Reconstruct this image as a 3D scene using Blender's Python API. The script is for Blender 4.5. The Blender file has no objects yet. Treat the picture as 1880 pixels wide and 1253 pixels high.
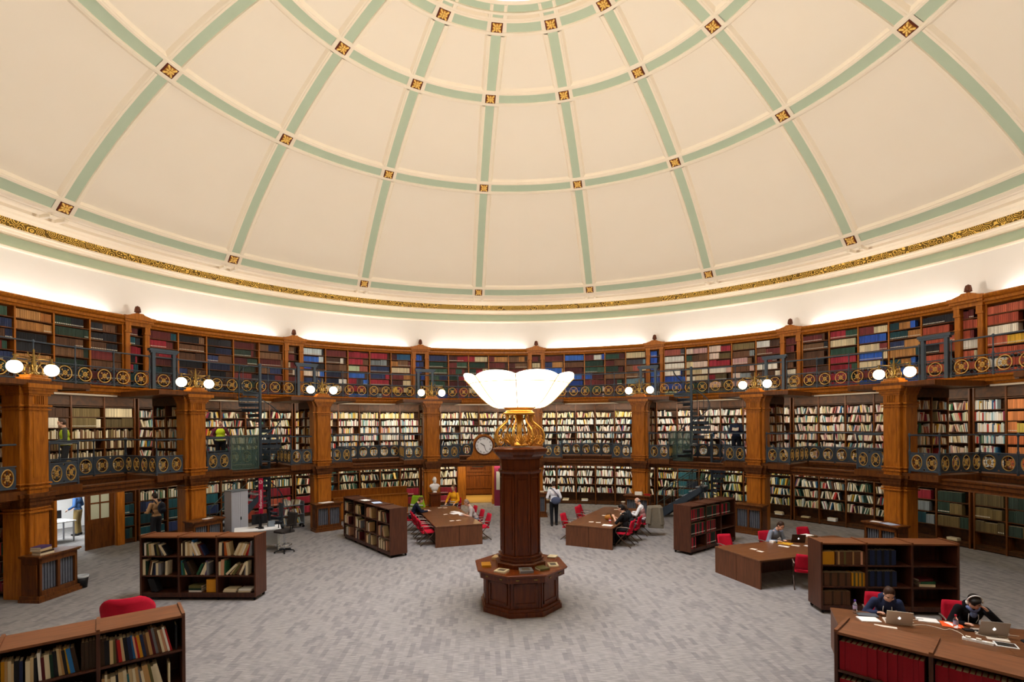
import bpy, bmesh, math, random
from mathutils import Vector, Matrix
rnd = random.Random(7)
PI = math.pi
sc = bpy.context.scene
COL = sc.collection
def R(d): return d * PI / 180
# ------------------------------------------------------------------ colour helpers
def lin(c):
    if isinstance(c, str):
        c = c.lstrip('#'); c = [int(c[i:i+2], 16) / 255 for i in (0, 2, 4)]
    return tuple((x / 12.92 if x <= .04045 else ((x + .055) / 1.055) ** 2.4) for x in c) + (1.0,)
MATS = {}
def mat(name, col, rough=.6, metal=0., spec=.3, emit=None, es=0., alpha=None, trans=0., ior=1.45):
    if name in MATS: return MATS[name]
    m = bpy.data.materials.new(name); m.use_nodes = True
    b = m.node_tree.nodes['Principled BSDF']
    b.inputs['Base Color'].default_value = lin(col) if isinstance(col, str) else tuple(col) + (1,)
    b.inputs['Roughness'].default_value = rough; b.inputs['Metallic'].default_value = metal
    b.inputs['Specular IOR Level'].default_value = spec
    if emit:
        b.inputs['Emission Color'].default_value = lin(emit); b.inputs['Emission Strength'].default_value = es
    if trans: b.inputs['Transmission Weight'].default_value = trans; b.inputs['IOR'].default_value = ior
    if alpha is not None: b.inputs['Alpha'].default_value = alpha
    MATS[name] = m
    return m
def nodes(m): return m.node_tree.nodes, m.node_tree.links, m.node_tree.nodes['Principled BSDF']
def wood(name, c1, c2, rough=.42, scale=(9, 9, .9), bump=.05):
    m = mat(name, c1, rough, spec=.35)
    n, l, b = nodes(m)
    tc = n.new('ShaderNodeTexCoord'); mp = n.new('ShaderNodeMapping'); mp.inputs['Scale'].default_value = scale
    nz = n.new('ShaderNodeTexNoise'); nz.inputs['Scale'].default_value = 2.2; nz.inputs['Detail'].default_value = 6; nz.inputs['Distortion'].default_value = .6
    cr = n.new('ShaderNodeValToRGB'); cr.color_ramp.elements[0].position = .32; cr.color_ramp.elements[1].position = .72
    cr.color_ramp.elements[0].color = lin(c2); cr.color_ramp.elements[1].color = lin(c1)
    l.new(tc.outputs['Object'], mp.inputs['Vector']); l.new(mp.outputs['Vector'], nz.inputs['Vector'])
    l.new(nz.outputs['Fac'], cr.inputs['Fac']); l.new(cr.outputs['Color'], b.inputs['Base Color'])
    bp = n.new('ShaderNodeBump'); bp.inputs['Strength'].default_value = bump; l.new(nz.outputs['Fac'], bp.inputs['Height']); l.new(bp.outputs['Normal'], b.inputs['Normal'])
    return m
def mottled(name, c1, c2, scale=3., rough=.8, bump=0., spec=.2):
    m = mat(name, c1, rough, spec=spec)
    n, l, b = nodes(m)
    tc = n.new('ShaderNodeTexCoord'); nz = n.new('ShaderNodeTexNoise'); nz.inputs['Scale'].default_value = scale; nz.inputs['Detail'].default_value = 5
    mx = n.new('ShaderNodeMix'); mx.data_type = 'RGBA'; mx.inputs['A'].default_value = lin(c1); mx.inputs['B'].default_value = lin(c2)
    l.new(tc.outputs['Object'], nz.inputs['Vector']); l.new(nz.outputs['Fac'], mx.inputs['Factor']); l.new(mx.outputs['Result'], b.inputs['Base Color'])
    if bump:
        bp = n.new('ShaderNodeBump'); bp.inputs['Strength'].default_value = bump; l.new(nz.outputs['Fac'], bp.inputs['Height']); l.new(bp.outputs['Normal'], b.inputs['Normal'])
    return m
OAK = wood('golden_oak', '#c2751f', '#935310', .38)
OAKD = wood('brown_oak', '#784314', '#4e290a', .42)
SHELFW = wood('shelf_oak', '#5c3613', '#3a210b', .5, (3, 3, 3))
MAHOG = wood('mahogany', '#70340f', '#4a1f08', .3)
MAHOGT = wood('mahogany_top', '#7c3c14', '#60290c', .26, (2, 9, 9))
CASEW = wood('walnut_case', '#57301d', '#3e2012', .42)
CASET = wood('walnut_top', '#82502f', '#663b20', .4, (1.2, 10, 10))
TABW = wood('walnut_table', '#74492a', '#5c381f', .36, (1.5, 8, 8))
TABE = wood('walnut_panel', '#6b3f25', '#52301b', .45)
CREAM = mottled('cream_plaster', '#f6ecdc', '#f4e9d7', 1.4, .85)
WHITEP = mottled('white_plaster', '#f3f1ed', '#f0ede8', 2., .85)
TRIMW = mottled('ivory_trim', '#f7ecd9', '#f3e6d0', 2., .7)
GREEN = mottled('sage_paint', '#c0cfb8', '#b7c8b0', 3., .8)
GOLD = mat('gilt', '#f7cf74', .5, .0)
GOLDP = mat('gilt_paint', '#d8b468', .45, .4)
BRASS = mat('old_brass', '#8d7340', .35, 1.)
REDBK = mat('dark_red_paint', '#5a2313', .6)
IRON = mat('blue_grey_iron', '#46525f', .45, .3)
IRONL = mat('grey_green_iron', '#66756f', .5, .2)
BLACKM = mat('black_metal', '#15161a', .4, .4)
BLACKP = mat('black_plastic', '#17181b', .5)
CHROME = mat('chrome', '#c9ccd0', .15, 1.)
GREYM = mat('grey_laminate', '#b9bcc6', .45)
GREYD = mat('grey_enamel', '#7f8a92', .45, .2)
WHITE = mat('white_laminate', '#eef0ee', .4)
PAPER = mat('paper', '#f3f1ec', .8)
PAGES = mottled('book_pages', '#d9cbaa', '#c7b48c', 30, .9)
PAGESW = mottled('pale_pages', '#e9e2d0', '#d9cfb8', 30, .9)
RED = mottled('red_fabric', '#c21531', '#a90f28', 25, .85, .1)
MARBLE = mottled('white_marble', '#f1efec', '#dedbd6', 6, .4)
GLASS = mat('clear_plastic', '#eef4f6', .05, trans=.95, ior=1.3)
TINTG = mat('green_tint_glass', '#5f7a70', .12, alpha=.55)
LABELP = mat('lilac_label', '#b9a7c9', .5)
GREYSLAT = mottled('grey_slat', '#6d7079', '#565a63', 8, .5)
LAMPG = mat('globe_glass', '#fff6e2', .3, emit='#ffe6bb', es=12)
BOWLG = mat('bowl_glass', '#fff8ea', .35, emit='#fff0d6', es=5.5)
STRIPL = mat('strip_diffuser', '#fff7e8', .4, emit='#ffedc9', es=10)
# carpet: short planks with fine streaks
m = mat('plank_carpet', '#8b8783', .95, spec=.1); CARPET = m
n, l, b = nodes(m)
tc = n.new('ShaderNodeTexCoord'); mp = n.new('ShaderNodeMapping'); mp.inputs['Rotation'].default_value = (0, 0, R(86))
br = n.new('ShaderNodeTexBrick'); br.inputs['Scale'].default_value = 1.0
for k_, v_ in (('Brick Width', .3), ('Row Height', .09), ('Mortar Size', .001), ('Bias', -.5)): br.inputs[k_].default_value = v_
br.inputs['Color1'].default_value = lin('#918e8b'); br.inputs['Color2'].default_value = lin('#6b676b'); br.inputs['Mortar'].default_value = lin('#88847f')
mp2 = n.new('ShaderNodeMapping'); mp2.inputs['Rotation'].default_value = (0, 0, R(-4)); mp2.inputs['Scale'].default_value = (5, 75, 1)
nz = n.new('ShaderNodeTexNoise'); nz.inputs['Scale'].default_value = 1.; nz.inputs['Detail'].default_value = 4
cr = n.new('ShaderNodeValToRGB'); cr.color_ramp.elements[0].position = .3; cr.color_ramp.elements[1].position = .7
cr.color_ramp.elements[0].color = (.55, .55, .57, 1); cr.color_ramp.elements[1].color = (1.2, 1.18, 1.15, 1)
mx = n.new('ShaderNodeMix'); mx.data_type = 'RGBA'; mx.blend_type = 'MULTIPLY'; mx.inputs['Factor'].default_value = 1
l.new(tc.outputs['Object'], mp.inputs['Vector']); l.new(mp.outputs['Vector'], br.inputs['Vector'])
l.new(tc.outputs['Object'], mp2.inputs['Vector']); l.new(mp2.outputs['Vector'], nz.inputs['Vector']); l.new(nz.outputs['Fac'], cr.inputs['Fac'])
l.new(br.outputs['Color'], mx.inputs['A']); l.new(cr.outputs['Color'], mx.inputs['B']); l.new(mx.outputs['Result'], b.inputs['Base Color'])
# gilt scroll frieze: rings of gold on black
m = mat('scroll_frieze', '#8a6a2c', .5, .1); FRIEZE = m
n, l, b = nodes(m)
tc = n.new('ShaderNodeTexCoord'); vo = n.new('ShaderNodeTexVoronoi'); vo.inputs['Scale'].default_value = 5.5; vo.feature = 'F1'
ma = n.new('ShaderNodeMath'); ma.operation = 'MULTIPLY'; ma.inputs[1].default_value = 26
si = n.new('ShaderNodeMath'); si.operation = 'SINE'
cr = n.new('ShaderNodeValToRGB'); cr.color_ramp.elements[0].position = .35; cr.color_ramp.elements[1].position = .6
cr.color_ramp.elements[0].color = lin('#6a4f12'); cr.color_ramp.elements[1].color = lin('#f6cd62')
l.new(tc.outputs['Object'], vo.inputs['Vector']); l.new(vo.outputs['Distance'], ma.inputs[0]); l.new(ma.outputs[0], si.inputs[0]); l.new(si.outputs[0], cr.inputs['Fac']); l.new(cr.outputs['Color'], b.inputs['Base Color'])
# book covers coloured per face
m = mat('book_cloth', '#888888', .6); BOOKM = m
n, l, b = nodes(m); at = n.new('ShaderNodeAttribute'); at.attribute_name = 'tint'; l.new(at.outputs['Color'], b.inputs['Base Color'])
# ------------------------------------------------------------------ mesh builder
class MB:
    def __init__(s): s.v = []; s.f = []; s.mi = []; s.cur = 0
    def add(s, vs, fs):
        o = len(s.v); s.v += [tuple(x) for x in vs]; s.f += [tuple(o + i for i in f) for f in fs]; s.mi += [s.cur] * len(fs); return s
    def m(s, i): s.cur = i; return s
    def hexa(s, p):   # 8 points: bottom 0-3 ccw, top 4-7
        return s.add(p, [(3, 2, 1, 0), (4, 5, 6, 7), (0, 1, 5, 4), (1, 2, 6, 5), (2, 3, 7, 6), (3, 0, 4, 7)])
    def box(s, x0, x1, y0, y1, z0, z1, M=None):
        p = [(x0, y0, z0), (x1, y0, z0), (x1, y1, z0), (x0, y1, z0), (x0, y0, z1), (x1, y0, z1), (x1, y1, z1), (x0, y1, z1)]
        if M: p = [M @ Vector(q) for q in p]
        return s.hexa(p)
    def cbox(s, c, d, M=None):
        x, y, z = c; a, b, e = d
        return s.box(x - a / 2, x + a / 2, y - b / 2, y + b / 2, z - e / 2, z + e / 2, M)
    def rbox(s, x0, x1, y0, y1, z0, z1, r=.02, M=None):   # box with chamfered vertical edges and top edge
        def loop(i, z): 
            return [(x0+i+r, y0+i, z), (x1-i-r, y0+i, z), (x1-i, y0+i+r, z), (x1-i, y1-i-r, z), (x1-i-r, y1-i, z), (x0+i+r, y1-i, z), (x0+i, y1-i-r, z), (x0+i, y0+i+r, z)]
        L = loop(0, z0) + loop(0, z1 - r * .6) + loop(r * .6, z1)
        if M: L = [M @ Vector(q) for q in L]
        fs = [tuple(range(7, -1, -1)), tuple(range(16, 24))]
        for k in (0, 8):
            for i in range(8): fs.append((k + i, k + (i + 1) % 8, k + 8 + (i + 1) % 8, k + 8 + i))
        return s.add(L, fs)
    def sweep(s, prof, th0, th1, n, closed=True, caps=True):  # profile of (r, z) swept about z
        P = len(prof); vs = []
        for i in range(n + 1):
            a = R(th0 + (th1 - th0) * i / n); sa, ca = math.sin(a), math.cos(a)
            vs += [(r * sa, r * ca, z) for r, z in prof]
        fs = []; e = P if closed else P - 1
        for i in range(n):
            for j in range(e): fs.append((i*P + j, i*P + (j+1) % P, (i+1)*P + (j+1) % P, (i+1)*P + j))
        if closed and caps and abs(th1 - th0) < 359.9: fs += [tuple(range(P - 1, -1, -1)), tuple(n*P + j for j in range(P))]
        return s.add(vs, fs)
    def arc(s, r0, r1, z0, z1, th0, th1, n=6): return s.sweep([(r0, z0), (r1, z0), (r1, z1), (r0, z1)], th0, th1, n)
    def lathe(s, prof, n=24, M=None, cap=True):
        vs = []; P = len(prof)
        for i in range(n):
            a = 2 * PI * i / n; vs += [Vector((r * math.cos(a), r * math.sin(a), z)) for r, z in prof]
        if M: vs = [M @ q for q in vs]
        fs = [(i*P + j, ((i+1) % n)*P + j, ((i+1) % n)*P + j + 1, i*P + j + 1) for i in range(n) for j in range(P - 1)]
        if cap:
            if prof[0][0] > 1e-4: fs.append(tuple(i*P for i in range(n - 1, -1, -1)))
            if prof[-1][0] > 1e-4: fs.append(tuple(i*P + P - 1 for i in range(n)))
        return s.add(vs, fs)
    def tube(s, pts, r, n=8, caps=True):
        pts = [Vector(p) for p in pts]; rs = r if isinstance(r, (list, tuple)) else [r] * len(pts)
        vs = []; prev = None
        for i, p in enumerate(pts):
            t = (pts[min(i+1, len(pts)-1)] - pts[max(i-1, 0)]); t = t.normalized() if t.length > 1e-9 else Vector((0, 0, 1))
            if prev is None: u = t.orthogonal().normalized()
            else:
                u = prev - t * prev.dot(t); u = u.normalized() if u.length > 1e-6 else t.orthogonal().normalized()
            prev = u; w = t.cross(u)
            vs += [p + (u * math.cos(2*PI*k/n) + w * math.sin(2*PI*k/n)) * rs[i] for k in range(n)]
        fs = [(i*n + k, i*n + (k+1) % n, (i+1)*n + (k+1) % n, (i+1)*n + k) for i in range(len(pts)-1) for k in range(n)]
        if caps: fs += [tuple(range(n-1, -1, -1)), tuple((len(pts)-1)*n + k for k in range(n))]
        return s.add(vs, fs)
    def ball(s, c, rad, nu=14, nv=9, M=None):
        rx, ry, rz = rad if isinstance(rad, (list, tuple)) else (rad,)*3
        c = Vector(c); vs = [Vector((0, 0, -rz))]
        for j in range(1, nv):
            b = -PI/2 + PI*j/nv
            vs += [Vector((rx*math.cos(b)*math.cos(2*PI*i/nu), ry*math.cos(b)*math.sin(2*PI*i/nu), rz*math.sin(b))) for i in range(nu)]
        vs.append(Vector((0, 0, rz)))
        if M: vs = [M @ q for q in vs]
        vs = [q + c for q in vs]; last = len(vs) - 1
        fs = [(0, 1 + (i+1) % nu, 1 + i) for i in range(nu)] + [(last, 1 + (nv-2)*nu + i, 1 + (nv-2)*nu + (i+1) % nu) for i in range(nu)]
        for j in range(nv - 2): fs += [(1 + j*nu + i, 1 + j*nu + (i+1) % nu, 1 + (j+1)*nu + (i+1) % nu, 1 + (j+1)*nu + i) for i in range(nu)]
        return s.add(vs, fs)
    def prism(s, poly, z0, z1, M=None):
        n = len(poly); vs = [Vector((x, y, z0)) for x, y in poly] + [Vector((x, y, z1)) for x, y in poly]
        if M: vs = [M @ q for q in vs]
        return s.add(vs, [tuple(range(n-1, -1, -1)), tuple(range(n, 2*n))] + [(i, (i+1) % n, n + (i+1) % n, n + i) for i in range(n)])
    def mesh(s, name, mats, smooth=False):
        me = bpy.data.meshes.new(name); me.from_pydata(s.v, [], s.f)
        for q in (mats if isinstance(mats, (list, tuple)) else [mats]): me.materials.append(q)
        if any(s.mi): me.polygons.foreach_set('material_index', s.mi)
        if smooth: me.polygons.foreach_set('use_smooth', [True] * len(me.polygons))
        me.update(); return me
    def obj(s, name, mats, parent=None, smooth=False, loc=(0, 0, 0), rz=0):
        bm = bmesh.new(); me = s.mesh(name, mats, smooth); bm.from_mesh(me); bmesh.ops.recalc_face_normals(bm, faces=bm.faces); bm.to_mesh(me); bm.free()
        return link(name, me, parent, loc, rz)
def link(name, me, parent=None, loc=(0, 0, 0), rz=0):
    o = bpy.data.objects.new(name, me); COL.objects.link(o); o.location = loc; o.rotation_euler = (0, 0, rz)
    if parent: o.parent = parent
    return o
def tag(o, label, cat, group=None):
    o['label'] = label; o['category'] = cat
    if group: o['group'] = group
    return o
def thing(name, label, cat, loc=(0, 0, 0), rz=0, group=None):
    o = link(name, None, None, loc, rz); o.empty_display_size = .1
    return tag(o, label, cat, group)
def struct(o): o['kind'] = 'structure'; return o
def kids(o): return list(o.children)
def clone(root, loc, rz=0, label=None, group=None, scale=None):
    def cp(o, par):
        c = o.copy(); COL.objects.link(c)
        if par: c.parent = par
        for k in CH.get(o.name, kids(o)): cp(k, c)
        return c
    c = cp(root, None); c.location = loc; c.rotation_euler = (0, 0, rz)
    if label: c['label'] = label
    if group: c['group'] = group
    if scale: c.scale = scale
    return c
CH = {}
def T(x=0, y=0, z=0, rz=0, rx=0, ry=0): return Matrix.Translation((x, y, z)) @ Matrix.Rotation(rz, 4, 'Z') @ Matrix.Rotation(ry, 4, 'Y') @ Matrix.Rotation(rx, 4, 'X')
def pol(th, r, z=0, t=0):
    a = R(th); return Vector((r*math.sin(a) + t*math.cos(a), r*math.cos(a) - t*math.sin(a), z))
def text_mesh(body, size, extrude=.001):
    cu = bpy.data.curves.new('lettering', 'FONT'); cu.body = body; cu.size = size; cu.extrude = extrude; cu.align_x = 'CENTER'; cu.align_y = 'CENTER'
    o = bpy.data.objects.new('lettering', cu); COL.objects.link(o)
    bpy.context.view_layer.update()
    me = bpy.data.meshes.new_from_object(o.evaluated_get(bpy.context.evaluated_depsgraph_get()))
    bpy.data.objects.remove(o); return me
# ------------------------------------------------------------------ camera (two point perspective, lens shifted up)
D = 11.648; CH_ = 4.0
cam = bpy.data.cameras.new('camera'); co = bpy.data.objects.new('camera', cam); COL.objects.link(co)
psi, pit, rol = -.01395, -.0013, .00755
def cw(x, y, z):
    yy = y*math.cos(pit) - z*math.sin(pit); zz = y*math.sin(pit) + z*math.cos(pit)
    return Vector((x*math.cos(psi) + yy*math.sin(psi), -x*math.sin(psi) + yy*math.cos(psi), zz))
rt = cw(math.cos(rol), 0, -math.sin(rol)); up = cw(math.sin(rol), 0, math.cos(rol)); bk = -cw(0, 1, 0)
co.matrix_world = Matrix(((rt.x, up.x, bk.x, 0), (rt.y, up.y, bk.y, -D), (rt.z, up.z, bk.z, CH_), (0, 0, 0, 1)))
cam.sensor_width = 36; cam.lens = 955 / 1880 * 36; cam.shift_y = (783.13 - 626.5) / 1880; cam.clip_start = .05
sc.camera = co
TH = [-19.08 + 22.5 * k for k in range(-3, 6)]     # pier axes, left to right
# ================================================================== ROOM SHELL
fl = MB(); fl.lathe([(0, 0), (23, 0)], 96, cap=False); struct(fl.obj('floor', CARPET))
# drum, bookcase backing wall and galleries
w = MB(); w.sweep([(15.65, 7.6), (15.65, 9.42)], 0, 360, 128, False); struct(w.obj('wall_drum', WHITEP, smooth=True))
      # openings at floor level: side room, entrance passage
w = MB(); w.sweep([(15.45, 2.3), (15.45, 7.9), (15.65, 7.6)], 0, 360, 128, False); struct(w.obj('wall_upper', SHELFW))
w = MB()
for a, b_ in ((-4.9, 286.5), (-66.6, -10.9)): w.sweep([(15.45, 0), (15.45, 2.4)], a, b_, 60, False)
struct(w.obj('wall_lower', SHELFW))
# cornice mouldings
def ringobj(name, prof, m): 
    q = MB(); q.sweep(prof, 0, 360, 160, False); return struct(q.obj(name, m, smooth=False))
ringobj('trim_1', [(15.65, 9.38), (15.58, 9.4), (15.56, 9.45), (15.62, 9.48), (15.66, 9.49)], TRIMW)
ringobj('trim_2', [(15.66, 9.49), (15.7, 9.6), (15.7, 9.8)], GREEN)
ringobj('trim_3', [(15.7, 9.8), (15.6, 9.81), (15.6, 9.85), (15.52, 9.87), (15.5, 9.93), (15.43, 9.95), (15.43, 10.0), (15.46, 10.01)], TRIMW)
ringobj('trim_4', [(15.46, 10.01), (15.44, 10.12), (15.38, 10.23)], FRIEZE)
ringobj('trim_5', [(15.38, 10.23), (15.3, 10.22), (15.26, 10.27), (15.1, 10.28), (15.06, 10.33), (14.72, 10.335), (14.7, 10.27), (14.62, 10.26), (14.6, 10.34), (14.2, 10.36), (14.16, 10.26), (14.0, 10.25), (13.96, 10.3)], TRIMW)
# dome: panels, then raised ribs and rings with ivory mouldings
RS = 18.455; ZC = -1.78
def sp(a, th, dr=0, off=0):   # polar angle a (deg), azimuth th, inward offset dr, tangential offset
    aa = R(a); r = (RS - dr) * math.sin(aa); return pol(th, r, ZC + (RS - dr) * math.cos(aa), off)
A0, A1 = 10.6, 49.25
q = MB(); q.sweep([((RS) * math.sin(R(A0 + (A1-A0)*i/24)), ZC + RS * math.cos(R(A0 + (A1-A0)*i/24))) for i in range(25)], 0, 360, 128, False)
struct(q.obj('ceiling', CREAM, smooth=True))
RINGS = [math.degrees(math.asin(r / RS)) for r in (13.75, 9.83, 6.56, 4.21)]
gw, bw = .15, .15
mould = [(gw + bw + .05, -.01), (gw + bw, .05), (gw + bw - .03, .09), (gw + .08, .095), (gw + .07, .11), (gw + .01, .11), (gw, .07)]
def ribbon(mb, frames, sect):
    P = len(sect); vs = []
    for p, sd, nm in frames: vs += [p + sd * s_ + nm * n_ for s_, n_ in sect]
    mb.add(vs, [(i*P + j, i*P + j + 1, (i+1)*P + j + 1, (i+1)*P + j) for i in range(len(frames) - 1) for j in range(P - 1)])
g = MB(); t_ = MB(); RIBS = [-8.074 + 22.5 * j for j in range(16)]
for th in RIBS:
    a = R(th); sd = Vector((math.cos(a), -math.sin(a), 0)); seg = RINGS[::-1]
    bounds = [A0 + .4] + seg
    for i in range(len(seg)):
        e = math.degrees((gw + bw - .02) / RS)
        lo = bounds[i] + (e if i > 0 else 0); hi = bounds[i + 1] - e
        fr = [(sp(lo + (hi - lo)*k/6, th), sd, (Vector((0, 0, ZC)) - sp(lo + (hi - lo)*k/6, th)).normalized()) for k in range(7)]
        ribbon(g, fr, [(-gw, .07), (gw, .07)])
        ribbon(t_, fr, mould); ribbon(t_, fr, [(-s_, n_) for s_, n_ in mould])
for ri, ar in enumerate(RINGS):
    rr = RS * math.sin(R(ar)); half = math.degrees((gw + bw) / rr)
    for th in RIBS:
        for full in (0, 1):
            lo, hi = (th + half, th + 22.5 - half) if not full else (th - half, th + half)
            fr = []
            for k in range(7):
                tt = lo + (hi - lo) * k / 6; p = sp(ar, tt); sd = (sp(ar + .1, tt) - p).normalized(); fr.append((p, sd, (Vector((0, 0, ZC)) - p).normalized()))
            if not full: ribbon(g, fr, [(-gw, .07), (gw, .07)])
            else: ribbon(t_, fr, [(-gw - .02, .085), (gw + .02, .085)])
            ribbon(t_, fr, mould); ribbon(t_, fr, [(-s_, n_) for s_, n_ in mould])
fr = []
for k in range(97):
    tt = 360 * k / 96; p = sp(11.25, tt); sd = (sp(11.35, tt) - p).normalized(); fr.append((p, sd, (Vector((0, 0, ZC)) - p).normalized()))
ribbon(g, fr, [(-.13, .09), (.13, .09)]); ribbon(t_, fr, [(.13, .09), (.13, .14), (.2, .14), (.24, .05), (.3, 0)]); ribbon(t_, fr, [(-.13, .09), (-.13, .16), (-.25, .16), (-.25, -.2)])
struct(g.obj('trim_6', GREEN)); struct(t_.obj('trim_7', TRIMW))
# gilt rosettes at the crossings
rb = MB(); rb.box(-.175, .175, -.175, .175, 0, .02); rbm = rb.mesh('rosette_backing', REDBK)
rf = MB()
for k in range(8):
    a = k * PI / 4; L = .095 if k % 2 else .075
    rf.ball((math.cos(a)*L, math.sin(a)*L, .035), (.05, .026, .03), 8, 5, Matrix.Rotation(a, 3, 'Z'))
rf.ball((0, 0, .05), .035, 8, 5); rf.m(1); rf.box(-.13, .13, -.13, .13, .0, .022); rf.m(0)
for k in range(4):
    a = PI/4 + k*PI/2; rf.ball((math.cos(a)*.15, math.sin(a)*.15, .03), (.04, .03, .03), 8, 5, Matrix.Rotation(a, 3, 'Z'))
rfm = rf.mesh('rosette_flower', [GOLD, mat('gilt_ground', '#a9702a', .6)], True)
ordn = ['first', 'second', 'third', 'fourth', 'fifth', 'sixth', 'seventh', 'eighth', 'ninth', 'tenth', 'eleventh', 'twelfth', 'thirteenth', 'fourteenth', 'fifteenth', 'sixteenth', 'seventeenth', 'eighteenth', 'nineteenth', 'twentieth']
for k_ in range(21, 61): ordn.append({20: 'twenty', 30: 'thirty', 40: 'forty', 50: 'fifty', 60: 'sixty'}[k_ // 10 * 10] + ('' if k_ % 10 == 0 else '-' + ordn[k_ % 10 - 1]))
RN = ['lowest ring above the gilt frieze', 'second ring up the dome', 'third ring up the dome', 'topmost ring around the skylight']
for ri, (ar, js) in enumerate(zip(RINGS, ([-3, -2, -1, 0, 1, 2, 3], [-3, -2, -1, 0, 1, 2, 3, 4], [-2, -1, 0, 1, 2, 3], [-1, 0, 1, 2]))):
    for n_, j in enumerate(js):
        th = -8.074 + 22.5 * j; p = sp(ar, th); nm = (Vector((0, 0, ZC)) - p).normalized(); sd = Vector((math.cos(R(th)), -math.sin(R(th)), 0)); up_ = nm.cross(sd)
        o = thing('ceiling_rosette', f'gilt square rosette, {ordn[n_]} from left on the {RN[ri]}', 'ceiling rosette', group='gilt rosettes on the dome')
        M = Matrix((sd, up_, nm)).transposed().to_4x4(); M.translation = p + nm * .083; o.matrix_world = M
        link('backing', rbm, o); link('flower', rfm, o)
# small bracket pairs under the lowest rosettes
q = MB()
for th in RIBS:
    for s_ in (-.2, .2):
        Mx = Matrix.Translation(pol(th, 14.05, 0, s_)) @ Matrix.Rotation(-R(th), 4, 'Z')
        q.box(-.05, .05, -.12, .3, 10.16, 10.26, Mx); q.box(-.06, .06, -.16, .1, 10.24, 10.3, Mx)
struct(q.obj('trim_8', TRIMW))
# skylight in the eye of the dome (daylight)
ey = thing('skylight', 'round skylight in the eye of the dome above the green ring', 'skylight', (0, 0, 16.4))
q = MB(); q.sweep([(3.4, -.15), (3.4, .8), (3.55, .8)], 0, 360, 64, False); q.obj('curb', TRIMW, ey)
q = MB(); q.lathe([(0, .7), (3.42, .7)], 64, cap=False); q.obj('pane', mat('skylight_pane', '#f4f6f8', .4, emit='#f1f4ff', es=4), ey)
# ================================================================== BOOKS ON THE WALLS (loose fill, beyond the individual ones)
BV, BF, BC = [], [], []
def addbook(o, rx, dp, w_, d_, h_, col, lean=0., top=None):
    up_ = Vector((0, 0, 1)) * math.cos(lean) + rx * math.sin(lean); rr = rx * math.cos(lean) - Vector((0, 0, 1)) * math.sin(lean)
    if lean > 0: o = o + Vector((0, 0, 1)) * w_ * math.sin(lean)
    b0 = o; b1 = o + rr * w_; k = len(BV)
    for base in (b0, b1, b1 + dp * d_, b0 + dp * d_):
        BV.append(tuple(base)); 
    for base in (b0, b1, b1 + dp * d_, b0 + dp * d_): BV.append(tuple(base + up_ * h_))
    BF.extend([(k, k+1, k+5, k+4), (k+4, k+5, k+6, k+7), (k+3, k, k+4, k+7), (k+1, k+2, k+6, k+5), (k+2, k+3, k+7, k+6), (k+3, k+2, k+1, k)])
    c = lin(col) if isinstance(col, str) else col
    BC.extend([c, top or lin('#cfc2a4'), c, c, c, c])
PAL = dict(
 cream=['#e6dcc0', '#d9cba6', '#efe9d8', '#c9b98e', '#e2d3b0'], white=['#f0eeea', '#e4e6e4', '#dfe7ea', '#cfe0e8', '#efe3d5', '#f5f2ea'],
 mixed=['#efe9da', '#d9cba6', '#b63a33', '#2d5f8a', '#2f6b4d', '#e6b83e', '#1f2430', '#7fb8c4', '#8c2b46', '#c9b08a', '#f2efe8', '#5b3b2a', '#9db7a0'],
 pale=['#efeade', '#dfe6e2', '#c3d7dc', '#f3eee2', '#d6c9a8', '#e9d6cf', '#b8c9a8', '#6f8fa0', '#a85b50', '#f4f1e8', '#4a4a52'],
 brown=['#5a3d2b', '#6b4a34', '#4a3226', '#7a5a40'], maroon=['#5d2626', '#6b2d2d', '#4e2022', '#7a3436'], black=['#20222a', '#2a2c33', '#191b22'],
 navy=['#232f52', '#2b3a63', '#1e2744', '#33406b'], green=['#24433a', '#2c5044', '#1e3830', '#3b5a49'], tan=['#b07a42', '#a86a34', '#bd8a52'],
 blue=['#2a53b8', '#2f62c9', '#3a6fd0', '#24479f'], red=['#9c2536', '#a93043', '#8c2030'], salmon=['#b9573f', '#c4654b', '#a94c38'], teal=['#1a454e', '#1d515e', '#225a66', '#183c45'],
 orange=['#d98a52', '#d77a4a', '#e0a070'], yellow=['#d6c056', '#cdb85a', '#e0cf78'], dgreen=['#26382f', '#2c4036', '#303f38'], dnavy=['#1d2738', '#22303f', '#1a2230'],
 olive=['#6a5a38', '#75643f', '#5d5034', '#80704a'], grey=['#8f9aa0', '#7d878d', '#a5adb0'], pink=['#c9a0a0', '#d8b5ad', '#e3cfc4'], folio=['#8f2030', '#9c2737', '#84202c'])
def cjit(c, s_=.12):
    v = lin(c); k = 1 + rnd.uniform(-s_, s_); return (v[0]*k, v[1]*k, v[2]*k, 1)
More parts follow.
